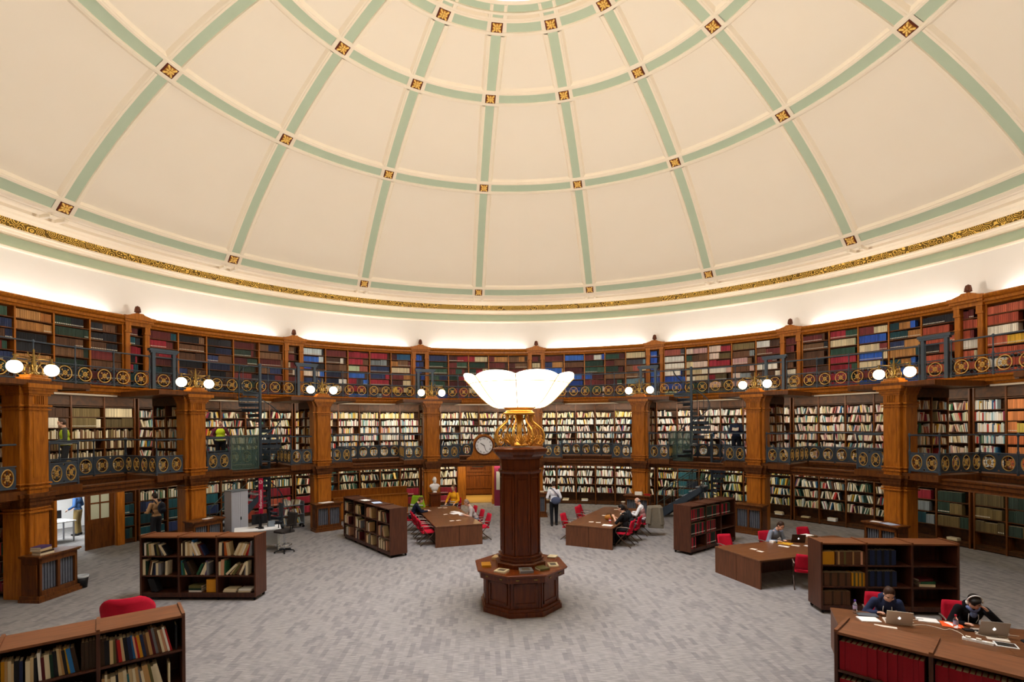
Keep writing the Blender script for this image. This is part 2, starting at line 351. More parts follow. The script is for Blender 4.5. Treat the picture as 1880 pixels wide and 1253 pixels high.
def fill(o, rx, dp, W, H, spec, kind='set', full=1.0):
    """books in one compartment; o = left front bottom corner"""
    x = .008; end = W - .01; lim = W * full
    if kind == 'set':
        while x < lim - .03:
            pal = PAL[rnd.choice(spec)]; c0 = rnd.choice(pal); run = rnd.uniform(.25, 1.0) * W; xe = min(x + run, lim); t_ = rnd.uniform(.034, .052); h_ = min(H * .94, H * rnd.uniform(.76, .93)); lab = rnd.random() < .25
            while x + t_ < xe:
                addbook(o + rx * x + dp * .02, rx, dp, t_ - .006, .2, h_ * rnd.uniform(.995, 1.0), cjit(c0, .24))
                if lab: addbook(o + rx * (x + .006) + dp * .017 + Vector((0, 0, h_ * .12)), rx, dp, t_ - .015, .01, .028, '#d8d2c2', 0, lin('#d8d2c2'))
                x += t_
            if xe >= lim - .06: break
            x += .004
    elif kind == 'lean' or kind == 'mix':
        while x < lim - .03:
            c = rnd.choice(PAL[rnd.choice(spec)]); t_ = rnd.choice((.018, .022, .026, .03, .036, .045)); h_ = H * rnd.uniform(.58, .86)
            le = 0
            if kind == 'lean' and rnd.random() < .5: le = rnd.uniform(.08, .3) * rnd.choice((1, -1))
            if le:
                n_ = rnd.randint(2, 5); sp_ = h_ * abs(math.sin(le))
                if x + n_ * t_ * 1.1 + sp_ > end: le = 0
            if le > 0:
                for i in range(n_):
                    addbook(o + rx * x + dp * rnd.uniform(.02, .05), rx, dp, t_, .17, h_ * rnd.uniform(.9, 1), cjit(rnd.choice(PAL[rnd.choice(spec)])), le); x += t_ * 1.08
                x += h_ * math.sin(le)
            elif le < 0:
                x += h_ * math.sin(-le)
                for i in range(n_):
                    addbook(o + rx * x + dp * rnd.uniform(.02, .05), rx, dp, t_, .17, h_ * rnd.uniform(.9, 1), cjit(rnd.choice(PAL[rnd.choice(spec)])), le); x += t_ * 1.08
            else:
                if x + t_ > end: break
                addbook(o + rx * x + dp * rnd.uniform(.02, .05), rx, dp, t_ - .001, .17, h_, cjit(c)); x += t_
    elif kind == 'stack':
        z = 0
        for i in range(rnd.randint(1, 3)):
            h_ = rnd.uniform(.03, .05); addbook(o + rx * (W * .25 + rnd.uniform(0, .05)) + dp * .03 + Vector((0, 0, z)), rx, dp, .3, .2, h_, rnd.choice(PAL['cream'] + PAL['white'])); z += h_
# ================================================================== WALL BOOKCASES
RF = 15.04
BAYN = ['far left', 'left', 'left of centre', 'centre left', 'centre right', 'right', 'far right', 'rightmost']
HALF = math.degrees(.40 / 15)
UP = [ # upper gallery: per bay, per column, palette names for set filled rows
 [['cream', 'mixed'], ['brown', 'maroon', 'navy', 'green'], ['black', 'tan', 'brown'], ['black', 'brown', 'dgreen'], ['black', 'maroon', 'brown']],
 [['teal', 'black', 'maroon', 'red'], ['brown', 'black', 'navy'], ['black', 'navy', 'brown'], ['dgreen', 'black', 'maroon'], ['maroon', 'brown', 'navy']],
 [['white', 'navy', 'black', 'blue'], ['navy', 'brown', 'white', 'maroon'], ['white', 'pale', 'brown', 'blue', 'red'], ['red', 'grey', 'navy', 'brown'], ['maroon', 'mixed', 'brown', 'tan', 'cream']],
 [['blue', 'green', 'navy'], ['green', 'red', 'folio', 'maroon'], ['maroon', 'folio', 'green', 'cream'], ['maroon', 'brown', 'red', 'tan'], ['brown', 'tan', 'maroon']],
 [['navy', 'blue', 'tan', 'maroon'], ['maroon', 'blue', 'navy', 'brown'], ['green', 'maroon', 'blue', 'pale'], ['maroon', 'green', 'brown', 'navy'], ['pale', 'maroon', 'brown', 'cream']],
 [['pale', 'blue', 'white', 'blue'], ['cream', 'green', 'brown', 'pink'], ['olive', 'pale', 'red', 'pink'], ['grey', 'brown', 'olive', 'pink'], ['maroon', 'white', 'brown', 'cream']],
 [['brown', 'maroon', 'black', 'brown'], ['green', 'pale', 'red', 'green', 'folio'], ['blue', 'blue', 'maroon', 'cream'], ['teal', 'blue', 'navy', 'tan'], ['salmon', 'salmon', 'salmon', 'black']],
 [['salmon', 'salmon', 'maroon', 'mixed'], ['dnavy', 'green', 'dgreen'], ['brown', 'green'], ['maroon', 'brown'], ['brown']]]
MID = [(['cream', 'brown', 'tan', 'mixed'], 'set'), (['cream', 'mixed', 'mixed', 'pale'], 'lean'), (['pale', 'white', 'mixed', 'mixed'], 'mix'), (['white', 'pale', 'pale', 'mixed'], 'lean'), (['pale', 'white', 'pale', 'mixed'], 'lean'), (['white', 'pale', 'mixed', 'pink'], 'lean'), (['pale', 'pink', 'mixed', 'cream'], 'lean'), (['orange', 'salmon', 'mixed', 'pale'], 'lean')]
LOW = [(['dnavy', 'teal', 'mixed', 'yellow'], 'mix'), (['mixed', 'cream', 'teal'], 'mix'), (['mixed', 'green', 'cream'], 'lean'), (['cream', 'pale'], 'lean'), (['mixed', 'pale', 'white'], 'lean'), (['green', 'yellow', 'mixed', 'pale'], 'lean'), (['mixed', 'green', 'cream', 'pale'], 'lean'), (['olive', 'dgreen', 'dnavy'], 'set')]
def case(level, bi, a, b_, label, ncol=5, z0=0, z1=1, rows=(), frieze=None, cornice=None, group=None):
    o = thing('wall_bookcase', label, 'bookcase', pol((a + b_) / 2, RF, z0) * 1, group=group)
    off = -Vector(o.location)
    def put(mb, nm, m): 
        mb.v = [tuple(Vector(q) + off) for q in mb.v]; return mb.obj(nm, m, o)
    put(MB().arc(15.36, 15.4, z0, z1, a, b_, 10), 'back_panel', SHELFW)
    dt = math.degrees(.022 / RF)
    for i in range(ncol + 1):
        t0 = a + (b_ - a) * i / ncol; t0 = min(max(t0, a + dt), b_ - dt)
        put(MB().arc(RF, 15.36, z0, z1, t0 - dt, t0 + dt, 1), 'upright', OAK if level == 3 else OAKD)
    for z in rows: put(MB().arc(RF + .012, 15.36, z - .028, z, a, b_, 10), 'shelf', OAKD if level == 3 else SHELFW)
    if frieze: put(MB().arc(RF + .03, 15.36, frieze[0], frieze[1], a, b_, 10), 'frieze_board', SHELFW)
    if cornice: put(MB().sweep(cornice, a, b_, 12), 'cornice', OAK)
    return o
def slot(a, b_, i, n, z):
    g_ = math.degrees(.026 / RF); t0 = a + (b_ - a) * i / n + g_; t1 = a + (b_ - a) * (i + 1) / n - g_
    p0 = pol(t0, RF + .012, z); p1 = pol(t1, RF + .012, z); rx = (p1 - p0); W = rx.length; rx.normalize(); dp = Vector((-rx.y, rx.x, 0)); dp = dp if dp.dot(p0) > 0 else -dp
    return p0, rx, dp, W
R3 = [5.34, 5.68, 6.0, 6.32, 6.64, 6.96, 7.28]
R2 = [2.62, 2.98, 3.34, 3.69, 4.04, 4.39]
R1 = [.16, .6, 1.02, 1.42, 1.83]
for bi in range(8):
    a, b_ = TH[bi] + HALF, TH[bi + 1] - HALF
    if bi == 7: b_ = a + (b_ - a) * .6
    nc = 5 if bi < 7 else 3
    case(3, bi, a, b_, f'golden oak wall bookcase of bound sets on the upper gallery, {BAYN[bi]} bay', nc, 5.3, 7.64, R3, None,
         [(15.0, 7.6), (14.97, 7.66), (14.9, 7.68), (14.88, 7.76), (14.8, 7.8), (14.76, 7.86), (14.76, 7.9), (15.45, 7.9), (15.45, 7.6)], 'wall bookcases on the upper gallery')
    for i in range(nc):
        for ri, z in enumerate(R3):
            p0, rx, dp, W = slot(a, b_, i, nc, z); 
            if bi == 0 and i == 0: fill(p0, rx, dp, W, .3, ['cream', 'mixed', 'white'], 'lean', rnd.uniform(.4, .9))
            else: fill(p0, rx, dp, W, .3 if ri < 6 else .3, UP[bi][i], 'set', rnd.choice((1, 1, 1, .97, .85)))
    a, b_ = TH[bi] + .15, TH[bi + 1] - .15
    if bi == 7: b_ = a + (b_ - a) * .6
    nc = 6 if bi < 7 else 4
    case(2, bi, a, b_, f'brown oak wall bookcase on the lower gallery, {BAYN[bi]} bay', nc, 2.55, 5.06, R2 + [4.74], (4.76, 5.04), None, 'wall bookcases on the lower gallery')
    for i in range(nc):
        for ri, z in enumerate(R2):
            p0, rx, dp, W = slot(a, b_, i, nc, z); pal, kd = MID[bi]
            if bi == 0: pal = ['cream', 'brown', 'cream'] if i in (2, 1) else ['cream', 'brown', 'olive']; kd = 'set' if ri > 3 else 'mix'
            if bi == 7: pal, kd = ((['orange', 'yellow', 'salmon'], 'set') if i == 1 else (['mixed', 'white'], 'mix'))
            if bi in (2, 3, 4) and ri == 5: pal = ['cream', 'mixed', 'yellow', 'cream']
            fill(p0, rx, dp, W, .345, pal, kd, rnd.choice((1, 1, .95, .97, .75)))
    # ground floor, leaving the doorways free
    spans = [(a, b_, nc)]
    if bi == 0: spans = [(a, -73.8, 3), (-65.8, b_, 1)]
    if bi == 3: spans = [(a, -12.0, 2), (-3.8, b_, 1)]
    for si, (a2, b2, n2) in enumerate(spans):
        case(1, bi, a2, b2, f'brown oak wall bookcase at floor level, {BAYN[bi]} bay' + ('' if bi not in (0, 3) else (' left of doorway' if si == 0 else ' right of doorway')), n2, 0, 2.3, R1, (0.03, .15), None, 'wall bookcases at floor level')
        for i in range(n2):
            for ri, z in enumerate(R1):
                p0, rx, dp, W = slot(a2, b2, i, n2, z); pal, kd = LOW[bi]; fu = rnd.choice((1, .95, .9, .8)); H = .39
                if bi == 0: pal, kd = ((['black', 'dnavy'], 'set') if si == 1 and ri > 2 else ((['teal', 'dgreen'], 'set') if ri < 3 else (['mixed', 'yellow', 'pale'], 'mix')))
                if bi == 1: pal, kd = ((['teal', 'teal', 'navy'], 'set') if ri < 3 and i < 4 else ((['folio', 'salmon', 'red'], 'set') if ri < 3 else (['mixed', 'cream', 'green'], 'mix')))
                if bi == 2 and ri < 2: pal, kd = ['folio', 'red'], 'set'
                if bi == 2 and ri > 2 and i == 1: pal, kd = ['green'], 'set'
                if bi == 3 and ri < 2: pal, kd = ['folio', 'folio', 'red'], 'set'
                if bi in (4, 5, 6) and ri == 0:
                    if rnd.random() < .6: fill(p0, rx, dp, W, H, pal, 'stack')
                    continue
                if bi == 5 and i == 1: pal, kd = ['dgreen', 'teal', 'dnavy'], 'set'
                if bi == 6 and i == 5: pal, kd = ['olive', 'dgreen'], 'set'
                if bi == 6 and i == 4: pal, kd = ((['red'], 'set') if ri == 3 else (['teal', 'grey'], 'set')) if ri < 4 else (['mixed'], 'mix')
                if bi == 7: 
                    pal, kd = [(['olive'], 'set'), (['dgreen', 'dgreen', 'olive'], 'set'), (['dnavy', 'navy'], 'set'), (['dnavy', 'olive'], 'set')][i]
                    if ri == 0: continue
                fill(p0, rx, dp, W, H, pal, kd, fu)
# ---- pilasters with a narrow shelf between, pediment and pine-cone finial
for k, th in enumerate(TH[1:8], 1):
    o = thing('pilaster_bay', f'golden oak double pilaster with pine cone finial, {ordn[k - 1]} from left on upper gallery', 'pilaster', pol(th, 15.0, 5.3), -R(th), 'pilasters on the upper gallery')
    for s_ in (-1, 1):
        q = MB().rbox(s_*.31 - .075, s_*.31 + .075, -.06, .1, 0, 2.05, .015); q.box(s_*.31 - .1, s_*.31 + .1, -.09, .1, 2.05, 2.12); q.box(s_*.31 - .085, s_*.31 + .085, -.1, .1, 2.12, 2.3); q.box(s_*.31 - .095, s_*.31 + .095, -.08, .1, 0, .12); q.box(s_*.31 - .085, s_*.31 + .085, -.075, .1, 1.62, 1.66)
        q.obj('pilaster', OAK, o)
    MB().box(-.24, .24, .36, .4, 0, 2.3).obj('back_panel', SHELFW, o)
    for z in R3: MB().box(-.24, .24, .05, .36, z - 5.328, z - 5.3).obj('shelf', OAKD, o)
    q = MB().box(-.42, .42, -.12, .45, 2.3, 2.42); q.box(-.46, .46, -.2, .45, 2.42, 2.5); q.box(-.5, .5, -.26, .45, 2.5, 2.62); q.obj('entablature', OAK, o)
    q = MB().prism([(-.44, 2.62), (.44, 2.62), (.16, 2.7), (.12, 2.74), (-.12, 2.74), (-.16, 2.7)], -.2, .1, Matrix(((1, 0, 0, 0), (0, 0, 1, 0), (0, 1, 0, 0), (0, 0, 0, 1)))); q.obj('pediment', OAK, o)
    q = MB().lathe([(0, 2.74), (.08, 2.74), (.05, 2.77), (.085, 2.8), (.1, 2.86), (.085, 2.94), (.05, 3.0), (0, 3.03)], 12, Matrix.Translation((0, -.06, 0)))
    for zz in range(4):
        for kk in range(8): q.ball((.085*math.cos(kk*PI/4 + zz*.4)*(1 - zz*.12), -.06 + .085*math.sin(kk*PI/4 + zz*.4)*(1 - zz*.12), 2.82 + zz*.05), .026, 6, 4)
    q.obj('finial', MAHOG, o, True)
    for z in R3:
        p0 = pol(th, 15.06, z, -.23); rx = pol(th, 0, 0, 1) - pol(th, 0, 0, 0); dp = pol(th, 1, 0)
        fill(p0, rx, dp, .46, .3, UP[min(k, 7)][0] if k % 2 else ['maroon', 'cream', 'brown'], 'set', rnd.choice((1, .9, .7)))
# ---- galleries: floors, promontories behind each pier, cornices, tie beam
t13 = 1.27
lw = MB(); lw.arc(13.4, 15.44, 2.36, 2.55, -112, 112, 90)
up3 = MB(); up3.arc(13.55, 15.44, 5.1, 5.3, -112, 112, 90)
for k, th in enumerate(TH):
    for mb, z0, z1, r0, tw in ((lw, 2.36, 2.55, 11.62, t13), (up3, 5.02, 5.14, 11.5, t13)):
        Mx = Matrix.Rotation(-R(th), 4, 'Z'); mb.prism([(-tw*.96, r0), (tw*.96, r0), (tw, 13.5), (-tw, 13.5)], z0, z1, Mx)
struct(lw.obj('floor_lower_gallery', OAKD)); struct(up3.obj('floor_upper_gallery', OAKD))
q = MB(); q.sweep([(13.55, 5.04), (13.5, 5.06), (13.46, 5.12), (13.4, 5.14), (13.38, 5.22), (13.3, 5.26), (13.28, 5.31), (13.6, 5.31), (13.6, 5.04)], -112, 112, 90); struct(q.obj('trim_9', OAK))
q = MB(); q.sweep([(13.4, 2.33), (13.36, 2.36), (13.33, 2.46), (13.28, 2.5), (13.28, 2.57), (13.45, 2.57), (13.45, 2.33)], -112, 112, 90); struct(q.obj('trim_10', OAKD))
q = MB(); q.sweep([(11.86, 2.18), (12.16, 2.18), (12.16, 2.46), (11.8, 2.46), (11.8, 2.42), (11.84, 2.38), (11.84, 2.3), (11.9, 2.27), (11.9, 2.22)], -112, 112, 90); struct(q.obj('trim_11', OAKD))
q = MB(); q.sweep([(11.5, 5.14), (11.44, 5.14), (11.4, 5.08), (11.44, 5.02), (11.5, 5.02)], 0, 0.001, 1)
q = MB()
for th in TH:
    Mx = Matrix.Rotation(-R(th), 4, 'Z')
    for s_ in (-1, 1):
        q.prism([(s_*t13*.96, 11.5), (s_*(t13*.96 + .07), 11.46), (s_*(t13 + .07), 13.36), (s_*t13, 13.4)][::s_], 5.0, 5.16, Mx)
    q.prism([(-t13, 11.5), (-t13, 11.42), (t13, 11.42), (t13, 11.5)], 5.04, 5.16, Mx)
struct(q.obj('trim_12', OAKD))
# pale strip light along the underside edge of the upper gallery
for bi in range(8):
    o = thing('strip_light', f'pale strip along the underside of the upper gallery, {BAYN[bi]} bay', 'strip light', group='strips under the upper gallery')
    MB().arc(13.52, 13.62, 5.0, 5.06, TH[bi] + 5.9, TH[bi + 1] - 5.9, 10).obj('housing', TRIMW, o)
# ---- radial screens of books behind each pier, on both floors
SC_ROWS = {2: R2, 1: R1}
for k, th in enumerate(TH):
    for lev, z0, z1 in ((1, 0, 2.3), (2, 2.55, 5.0)):
        if k == 8 or (lev == 1 and k > 0): continue
        rows = SC_ROWS[lev]
        o = thing('screen_bookcase', f'double sided screen bookcase behind the {ordn[k]} pier from left, {"floor level" if lev == 1 else "lower gallery"}', 'bookcase', pol(th, 12.15, z0), -R(th), 'screen bookcases behind the piers')
        MB().box(-.015, .015, 0, 1.4, 0, z1 - z0).obj('back_panel', SHELFW, o)
        for y in (0, .7, 1.4): MB().box(-.28, .28, y - .02, y + .02, 0, z1 - z0).obj('upright', OAKD, o)
        for z in rows + [z1 - .02]: MB().box(-.275, .275, .02, 1.38, z - z0 - .028, z - z0).obj('shelf', SHELFW, o)
        q = MB().box(-.29, .29, -.02, 1.42, z1 - z0 - .26 if lev == 2 else z1 - z0 - .06, z1 - z0); q.obj('frieze_board', SHELFW, o)
        for side in (-1, 1):
            for c_ in (0, 1):
                for z in rows:
                    tl = pol(th, 1, 0) 
                    rx = tl if side < 0 else tl * -1         # left end first as seen from each face
                    if side > 0: p0 = pol(th, 12.15 + .68 + c_*.7, z, .27); rx = -tl
                    else: p0 = pol(th, 12.15 + .02 + c_*.7, z, -.27); rx = tl
                    dp = (pol(th, 0, 0, 1)) * (-side)
                    fill(p0, rx, dp, .66, .345, ['mixed', 'cream', 'tan', 'pale'] if lev == 2 else ['mixed', 'maroon', 'green'], 'lean', rnd.choice((1, .95, .8, .6)))
# ---- piers, foot cabinets, twin globe lamps, gateways
def pier(k, th):
    o = thing('pier', f'golden oak pier carrying a twin globe lamp, {ordn[k]} pier from left', 'pier', pol(th, 11.55), -R(th), 'oak piers round the room')
    q = MB()
    q.rbox(-.24, .24, 0, .3, 0, 5.0, .015); q.box(-.15, .15, -.012, .0, 2.85, 4.4); q.box(-.15, .15, -.012, 0, 1.1, 1.98)
    q.obj('front_shaft', OAK, o)
    MB().rbox(-.34, .34, .13, .6, 0, 5.0, .015).obj('rear_shaft', OAK, o)
    for z, h_, e in ((2.02, .035, .05), (2.1, .025, .03), (2.58, .05, .03), (2.68, .03, .045), (4.46, .03, .04), (4.54, .045, .055)):
        q = MB(); q.rbox(-.24 - e, .24 + e, -e, .3, z, z + h_, .01); q.rbox(-.34 - e, .34 + e, .13 - e, .62, z, z + h_, .01); q.obj('moulding', OAK, o)
    q = MB()
    for i, (z, h_, e) in enumerate(((2.14, .06, .02), (2.2, .1, .05), (2.3, .08, .08), (2.38, .09, .12))): q.box(-.24 - e, .24 + e, -e, .3, z, z + h_); q.box(-.34 - e, .34 + e, .13 - e, .5, z, z + h_)
    q.obj('ledge_moulding', OAKD, o)
    q = MB()
    for z, h_, e in ((4.8, .05, .03), (4.85, .07, .07), (4.92, .06, .12), (4.98, .1, .18)): q.box(-.24 - e, .24 + e, -e, .4, z, z + h_); q.box(-.34 - e*.6, .34 + e*.6, .13 - e*.6, .6, z, z + h_)
    for x in (-.1, -.05, 0, .05, .1): q.box(x - .012, x + .012, -.03, 0, 4.6, 4.8)
    q.obj('capital', OAK, o)
    return o
WPOS = ['at the far left edge', 'behind the low bookcase on the left', 'left of the book trolley', 'behind the white marble bust', 'behind the central column', 'behind the man in the patterned waistcoat', 'behind the red and green volumes', 'behind the large right bookcase', '']
def cabinet(k, th, y0=-.48):
    o = thing('radiator_cabinet', f'oak radiator cabinet with grey slatted panels, {WPOS[k]}', 'cabinet', pol(th, 11.55), -R(th), 'radiator cabinets at the pier feet')
    q = MB(); q.box(-.48, -.45, y0, -.02, .14, 1.0); q.box(.45, .48, y0, -.02, .14, 1.0); q.box(-.45, .45, -.06, -.02, .14, 1.0)
    for x in (-.48, -.03, .42): q.box(x, x + .06, y0, y0 + .05, .14, 1.0)
    q.box(-.48, .48, y0, y0 + .05, .88, 1.0); q.box(-.48, .48, y0, y0 + .05, .14, .24)
    for s_ in (-1, 1): q.box(s_*.49 - .01, s_*.49 + .01, y0 + .06, -.08, .3, .86)
    q.obj('frame', OAKD, o)
    q = MB(); q.rbox(-.55, .55, y0 - .06, -.01, 1.03, 1.07, .012); q.box(-.52, .52, y0 - .03, -.01, 1.0, 1.03); q.obj('top', OAKD, o)
    q = MB(); q.box(-.55, .55, y0 - .06, -.01, 0, .07); q.box(-.52, .52, y0 - .03, -.01, .07, .14); q.obj('plinth', OAKD, o)
    for s_ in (-1, 1):
        q = MB()
        for i in range(6): 
            x = s_*.225 - .175 + i*.07; q.box(x - .024, x + .024, y0 + .07, y0 + .1, .24, .88)
        q.obj('slatted_panel', GREYSLAT, o)
    MB().box(-.45, .45, y0 + .14, y0 + .16, .2, .95).obj('lining', BLACKP, o)
    return o
# lamp built once, then copied
L0 = thing('globe_lamp', '', 'lamp', (0, 0, 0))
q = MB(); q.rbox(-.27, .27, -.2, .2, 0, .1, .02); q.rbox(-.22, .22, -.16, .16, .1, .16, .02); q.obj('base_block', OAK, L0)
q = MB()
q.lathe([(0, .16), (.14, .16), (.12, .2), (.06, .24), (.045, .34), (.07, .38), (.05, .43), (.035, .55), (.05, .58), (.03, .62), (.02, .72), (.03, .75), (0, .8)], 12)
for s_ in (-1, 1):
    for sc_, zz in ((.13, .26), (.09, .44)):
        q.tube([(s_*(.05 + sc_*(1 - math.cos(t)) * .9 * math.exp(-t*.12)), 0, zz + sc_*math.sin(t)*math.exp(-t*.1)) for t in [i*.4 for i in range(15)]], .014, 6)
    q.tube([(s_*(.06 + .1*math.sin(t*1.2)), .0, .58 + .05*t + .06*math.sin(t*1.5)) for t in [i*.25 for i in range(9)]], .012, 6)
    for yy in (-.1, .1): q.ball((s_*.1, yy, .19), (.05, .05, .035), 8, 5)
q.obj('scroll_stem', BRASS, L0, True)
q = MB(); q.tube([(-.5, 0, .6), (-.3, 0, .58), (0, 0, .55), (.3, 0, .58), (.5, 0, .6)], .014, 8)
for s_ in (-1, 1): q.lathe([(0, .6), (.03, .58), (.02, .52), (.06, .5), (.07, .47), (.06, .45)], 12, Matrix.Translation((s_*.45, 0, 0)))
AR_ = q.obj('arm', BRASS, L0, True)
for s_ in (-1, 1):
    MB().ball((s_*.45, 0, .32), .15, 20, 14).obj('globe', LAMPG, AR_, True)
tops = 5.16
L0.location = (0, 0, -50)
LAMPL = ['at the far left above the low cabinet', 'second from left above the hall', 'third from left', 'left of the glowing bowl lamp', 'hidden behind the glowing bowl lamp', 'just right of the glowing bowl lamp', 'second right of the bowl lamp, beyond the spiral stair', 'third right of the bowl lamp', 'cut off at the right edge']
G0 = thing('iron_gateway', '', 'gateway')
for s_ in (-1, 1): MB().box(s_*.33 - .05, s_*.33 + .05, -.05, .05, 0, 1.22).obj('post', IRON, G0)
q = MB(); q.box(-.47, .47, -.08, .08, 1.28, 1.36); q.box(-.43, .43, -.06, .06, 1.22, 1.28); q.obj('lintel', IRON, G0)
first = [True, True]
for k, th in enumerate(TH):
    pier(k, th)
    lab = f'brass lamp with two white globes, {LAMPL[k]}'
    p = pol(th, 11.68, 5.14)
    if first[0]: L0.location = p; L0.rotation_euler.z = -R(th); L0['label'] = lab; L0['group'] = 'twin globe lamps on the piers'; first[0] = False
    else: clone(L0, p, -R(th), lab)
    if 0 < k < 8:
        lab = f'blue grey iron gateway of two posts and lintel, {ordn[k - 1]} from left on upper gallery'; p = pol(th, 13.42, 5.31)
        if first[1]: G0.location = p; G0.rotation_euler.z = -R(th); G0['label'] = lab; G0['group'] = 'iron gateways on the upper gallery'; first[1] = False
        else: clone(G0, p, -R(th), lab)
    if k != 8 and k != 3: cabinet(k, th)
# ---- balustrades
def roundel_mesh(Rr=.2, hw=.29, z0=.07, z1=.55, plate=True):
    q = MB(); zc = (z0 + z1) / 2; G = q
    n = 24
    ring = [(Rr*math.cos(2*PI*i/n), 0, zc + Rr*math.sin(2*PI*i/n)) for i in range(n + 1)]
    q.tube(ring, .014, 6, False)
    for k in range(4):
        a = PI/4 + k*PI/2; q.tube([(math.cos(a)*.03, 0, zc + math.sin(a)*.03), (math.cos(a)*.13, 0, zc + math.sin(a)*.115)], .007, 5); q.ball((math.cos(a)*.122, 0, zc + math.sin(a)*.122), .024, 6, 4)
    for k in range(8):
        a = k*PI/4; q.ball((math.cos(a)*.05, 0, zc + math.sin(a)*.055), .024, 6, 4)
    q.ball((0, -.005, zc), .024, 6, 4)
    q = MB()
    sq = []; ci = []
    for i in range(n):
        a = 2*PI*i/n; c, s_ = math.cos(a), math.sin(a); k = min(hw/abs(c) if abs(c) > 1e-6 else 9, (.24)/abs(s_) if abs(s_) > 1e-6 else 9)
        sq.append((c*k, s_*k)); ci.append((c*(Rr + .004), s_*(Rr + .004)))
    for y in (-.004, .004): pass
    vs = [(x, -.004, zc + z) for x, z in ci] + [(x, -.004, zc + z) for x, z in sq] + [(x, .004, zc + z) for x, z in ci] + [(x, .004, zc + z) for x, z in sq]
    fs = []
    for i in range(n):
        j = (i + 1) % n; fs += [(i, j, n + j, n + i), (2*n + j, 2*n + i, 3*n + i, 3*n + j), (j, i, 2*n + i, 2*n + j)]
    if plate: q.add(vs, fs)
    else:
        for sx in (-1, 1):
            for sz in (-1, 1):
                q.tube([(sx*hw, 0, zc + sz*.24), (sx*Rr*.72, 0, zc + sz*Rr*.72)], .01, 5); q.tube([(sx*hw, 0, zc + sz*.1), (sx*.21, 0, zc + sz*.17), (sx*.14, 0, zc + sz*.24)], .009, 5); q.ball((sx*.215, 0, zc + sz*.17), .022, 6, 4)
    for k in range(4):
        a = k*PI/2; q.tube([(math.cos(a)*.05, .008, zc + math.sin(a)*.05), (math.cos(a)*Rr, .008, zc + math.sin(a)*Rr)], .006, 5)
        for d_ in (-.35, .35): q.tube([(math.cos(a + d_)*.1, .004, zc + math.sin(a + d_)*.1), (math.cos(a)*.15, .004, zc + math.sin(a)*.15)], .006, 5)
    return q.mesh('roundel', IRON), G.mesh('gilt_ring', GOLDP)
RO = roundel_mesh(); ROU = roundel_mesh(.195, .27, plate=False)
def balustrade(label, pts, group, per=.6, post_every=2, h=1.08, ends=True, ro=None):
    """pts: ground polyline (straight runs); posts and roundels follow it"""
    o = thing('balustrade', label, 'balustrade', pts[0], 0, group); off = -Vector(pts[0])
    P = [Vector(p) + off for p in pts]
    for z, r_, nm in ((h, .024, 'top_rail'), (.57, .018, 'middle_rail'), (.06, .022, 'bottom_rail')):
        MB().tube([p + Vector((0, 0, z)) for p in P], r_, 6).obj(nm, IRON, o)
    L = [0]
    for i in range(len(P) - 1): L.append(L[-1] + (P[i+1] - P[i]).length)
    def at(s_):
        for i in range(len(P) - 1):
            if s_ <= L[i+1] + 1e-6: f_ = (s_ - L[i]) / (L[i+1] - L[i]); d_ = (P[i+1] - P[i]).normalized(); return P[i] + (P[i+1] - P[i])*f_, d_
    n = max(1, round(L[-1] / per)); st = L[-1] / n
    for i in range(n):
        p, d_ = at((i + .5) * st); c = link('roundel', (ro or RO)[0], o, p, math.atan2(d_.y, d_.x)); link('gilt_ring', (ro or RO)[1], c); c.scale = (st / .58, 1, 1) if st < .58 else (min(st/.58, 1.06), 1, 1)
    pm = MB(); pm.lathe([(.032, 0), (.032, .12), (.022, .16), (.022, .5), (.03, .55), (.03, .62), (.018, .66), (.018, h - .06), (.034, h - .02), (.034, h + .02), (.02, h + .05), (0, h + .06)], 8)
    pmm = pm.mesh('post', IRON)
    for i in range(0, n + 1, post_every):
        p, d_ = at(min(i * st, L[-1])); link('post', pmm, o, p)
    return o
for bi in range(8):
    e = math.degrees(.45 / 13.42); a, b_ = TH[bi] + (e if bi else e), TH[bi + 1] - e
    if bi == 1: # opening for the spiral stair
        pass
    pts = [pol(a + (b_ - a) * i / 9, 13.42, 5.31) for i in range(10)]
    balustrade(f'blue grey iron balustrade with gilt roundels, upper gallery, {BAYN[bi]} bay', pts, 'balustrades on the upper gallery', .54, ro=ROU)
    p1 = pol(TH[bi + 1], 13.42, 5.31, -.28); p2 = pol(TH[bi + 1], 13.42, 5.31, .28)
    if bi < 7: balustrade(f'single roundel panel set between the gateway posts, {ordn[bi]} from left', [p1, p2], 'gateway panels on the upper gallery', .56, 9, ro=ROU)
    # lower gallery: out along the promontory, back, and round
    A_ = pol(TH[bi], 11.72, 2.56, .4); B_ = pol(TH[bi], 11.72, 2.56, t13 - .08); C_ = pol(TH[bi], 13.38, 2.57, t13 - .05)
    E_ = pol(TH[bi + 1], 13.38, 2.57, -t13 + .05); F_ = pol(TH[bi + 1], 11.72, 2.56, -t13 + .08); G_ = pol(TH[bi + 1], 11.72, 2.56, -.4)
    ta = math.degrees(math.atan2(C_.x, C_.y)); tb = math.degrees(math.atan2(E_.x, E_.y))
    balustrade(f'front balustrade panel right of the {ordn[bi]} pier from left, lower gallery', [A_, B_], 'balustrades on the lower gallery', .45, 9)
    balustrade(f'short balustrade run going back right of the {ordn[bi]} pier, lower gallery', [B_, C_], 'balustrades on the lower gallery', .42, 5)
    balustrade(f'long curved balustrade with gilt roundels, lower gallery, {BAYN[bi]} bay', [pol(ta + (tb - ta)*i/6, 13.38, 2.57) for i in range(7)], 'balustrades on the lower gallery', .5)
    balustrade(f'short balustrade run going back left of the {ordn[bi + 1]} pier, lower gallery', [E_, F_], 'balustrades on the lower gallery', .42, 5)
    balustrade(f'front balustrade panel left of the {ordn[bi + 1]} pier from left, lower gallery', [F_, G_], 'balustrades on the lower gallery', .45, 9)
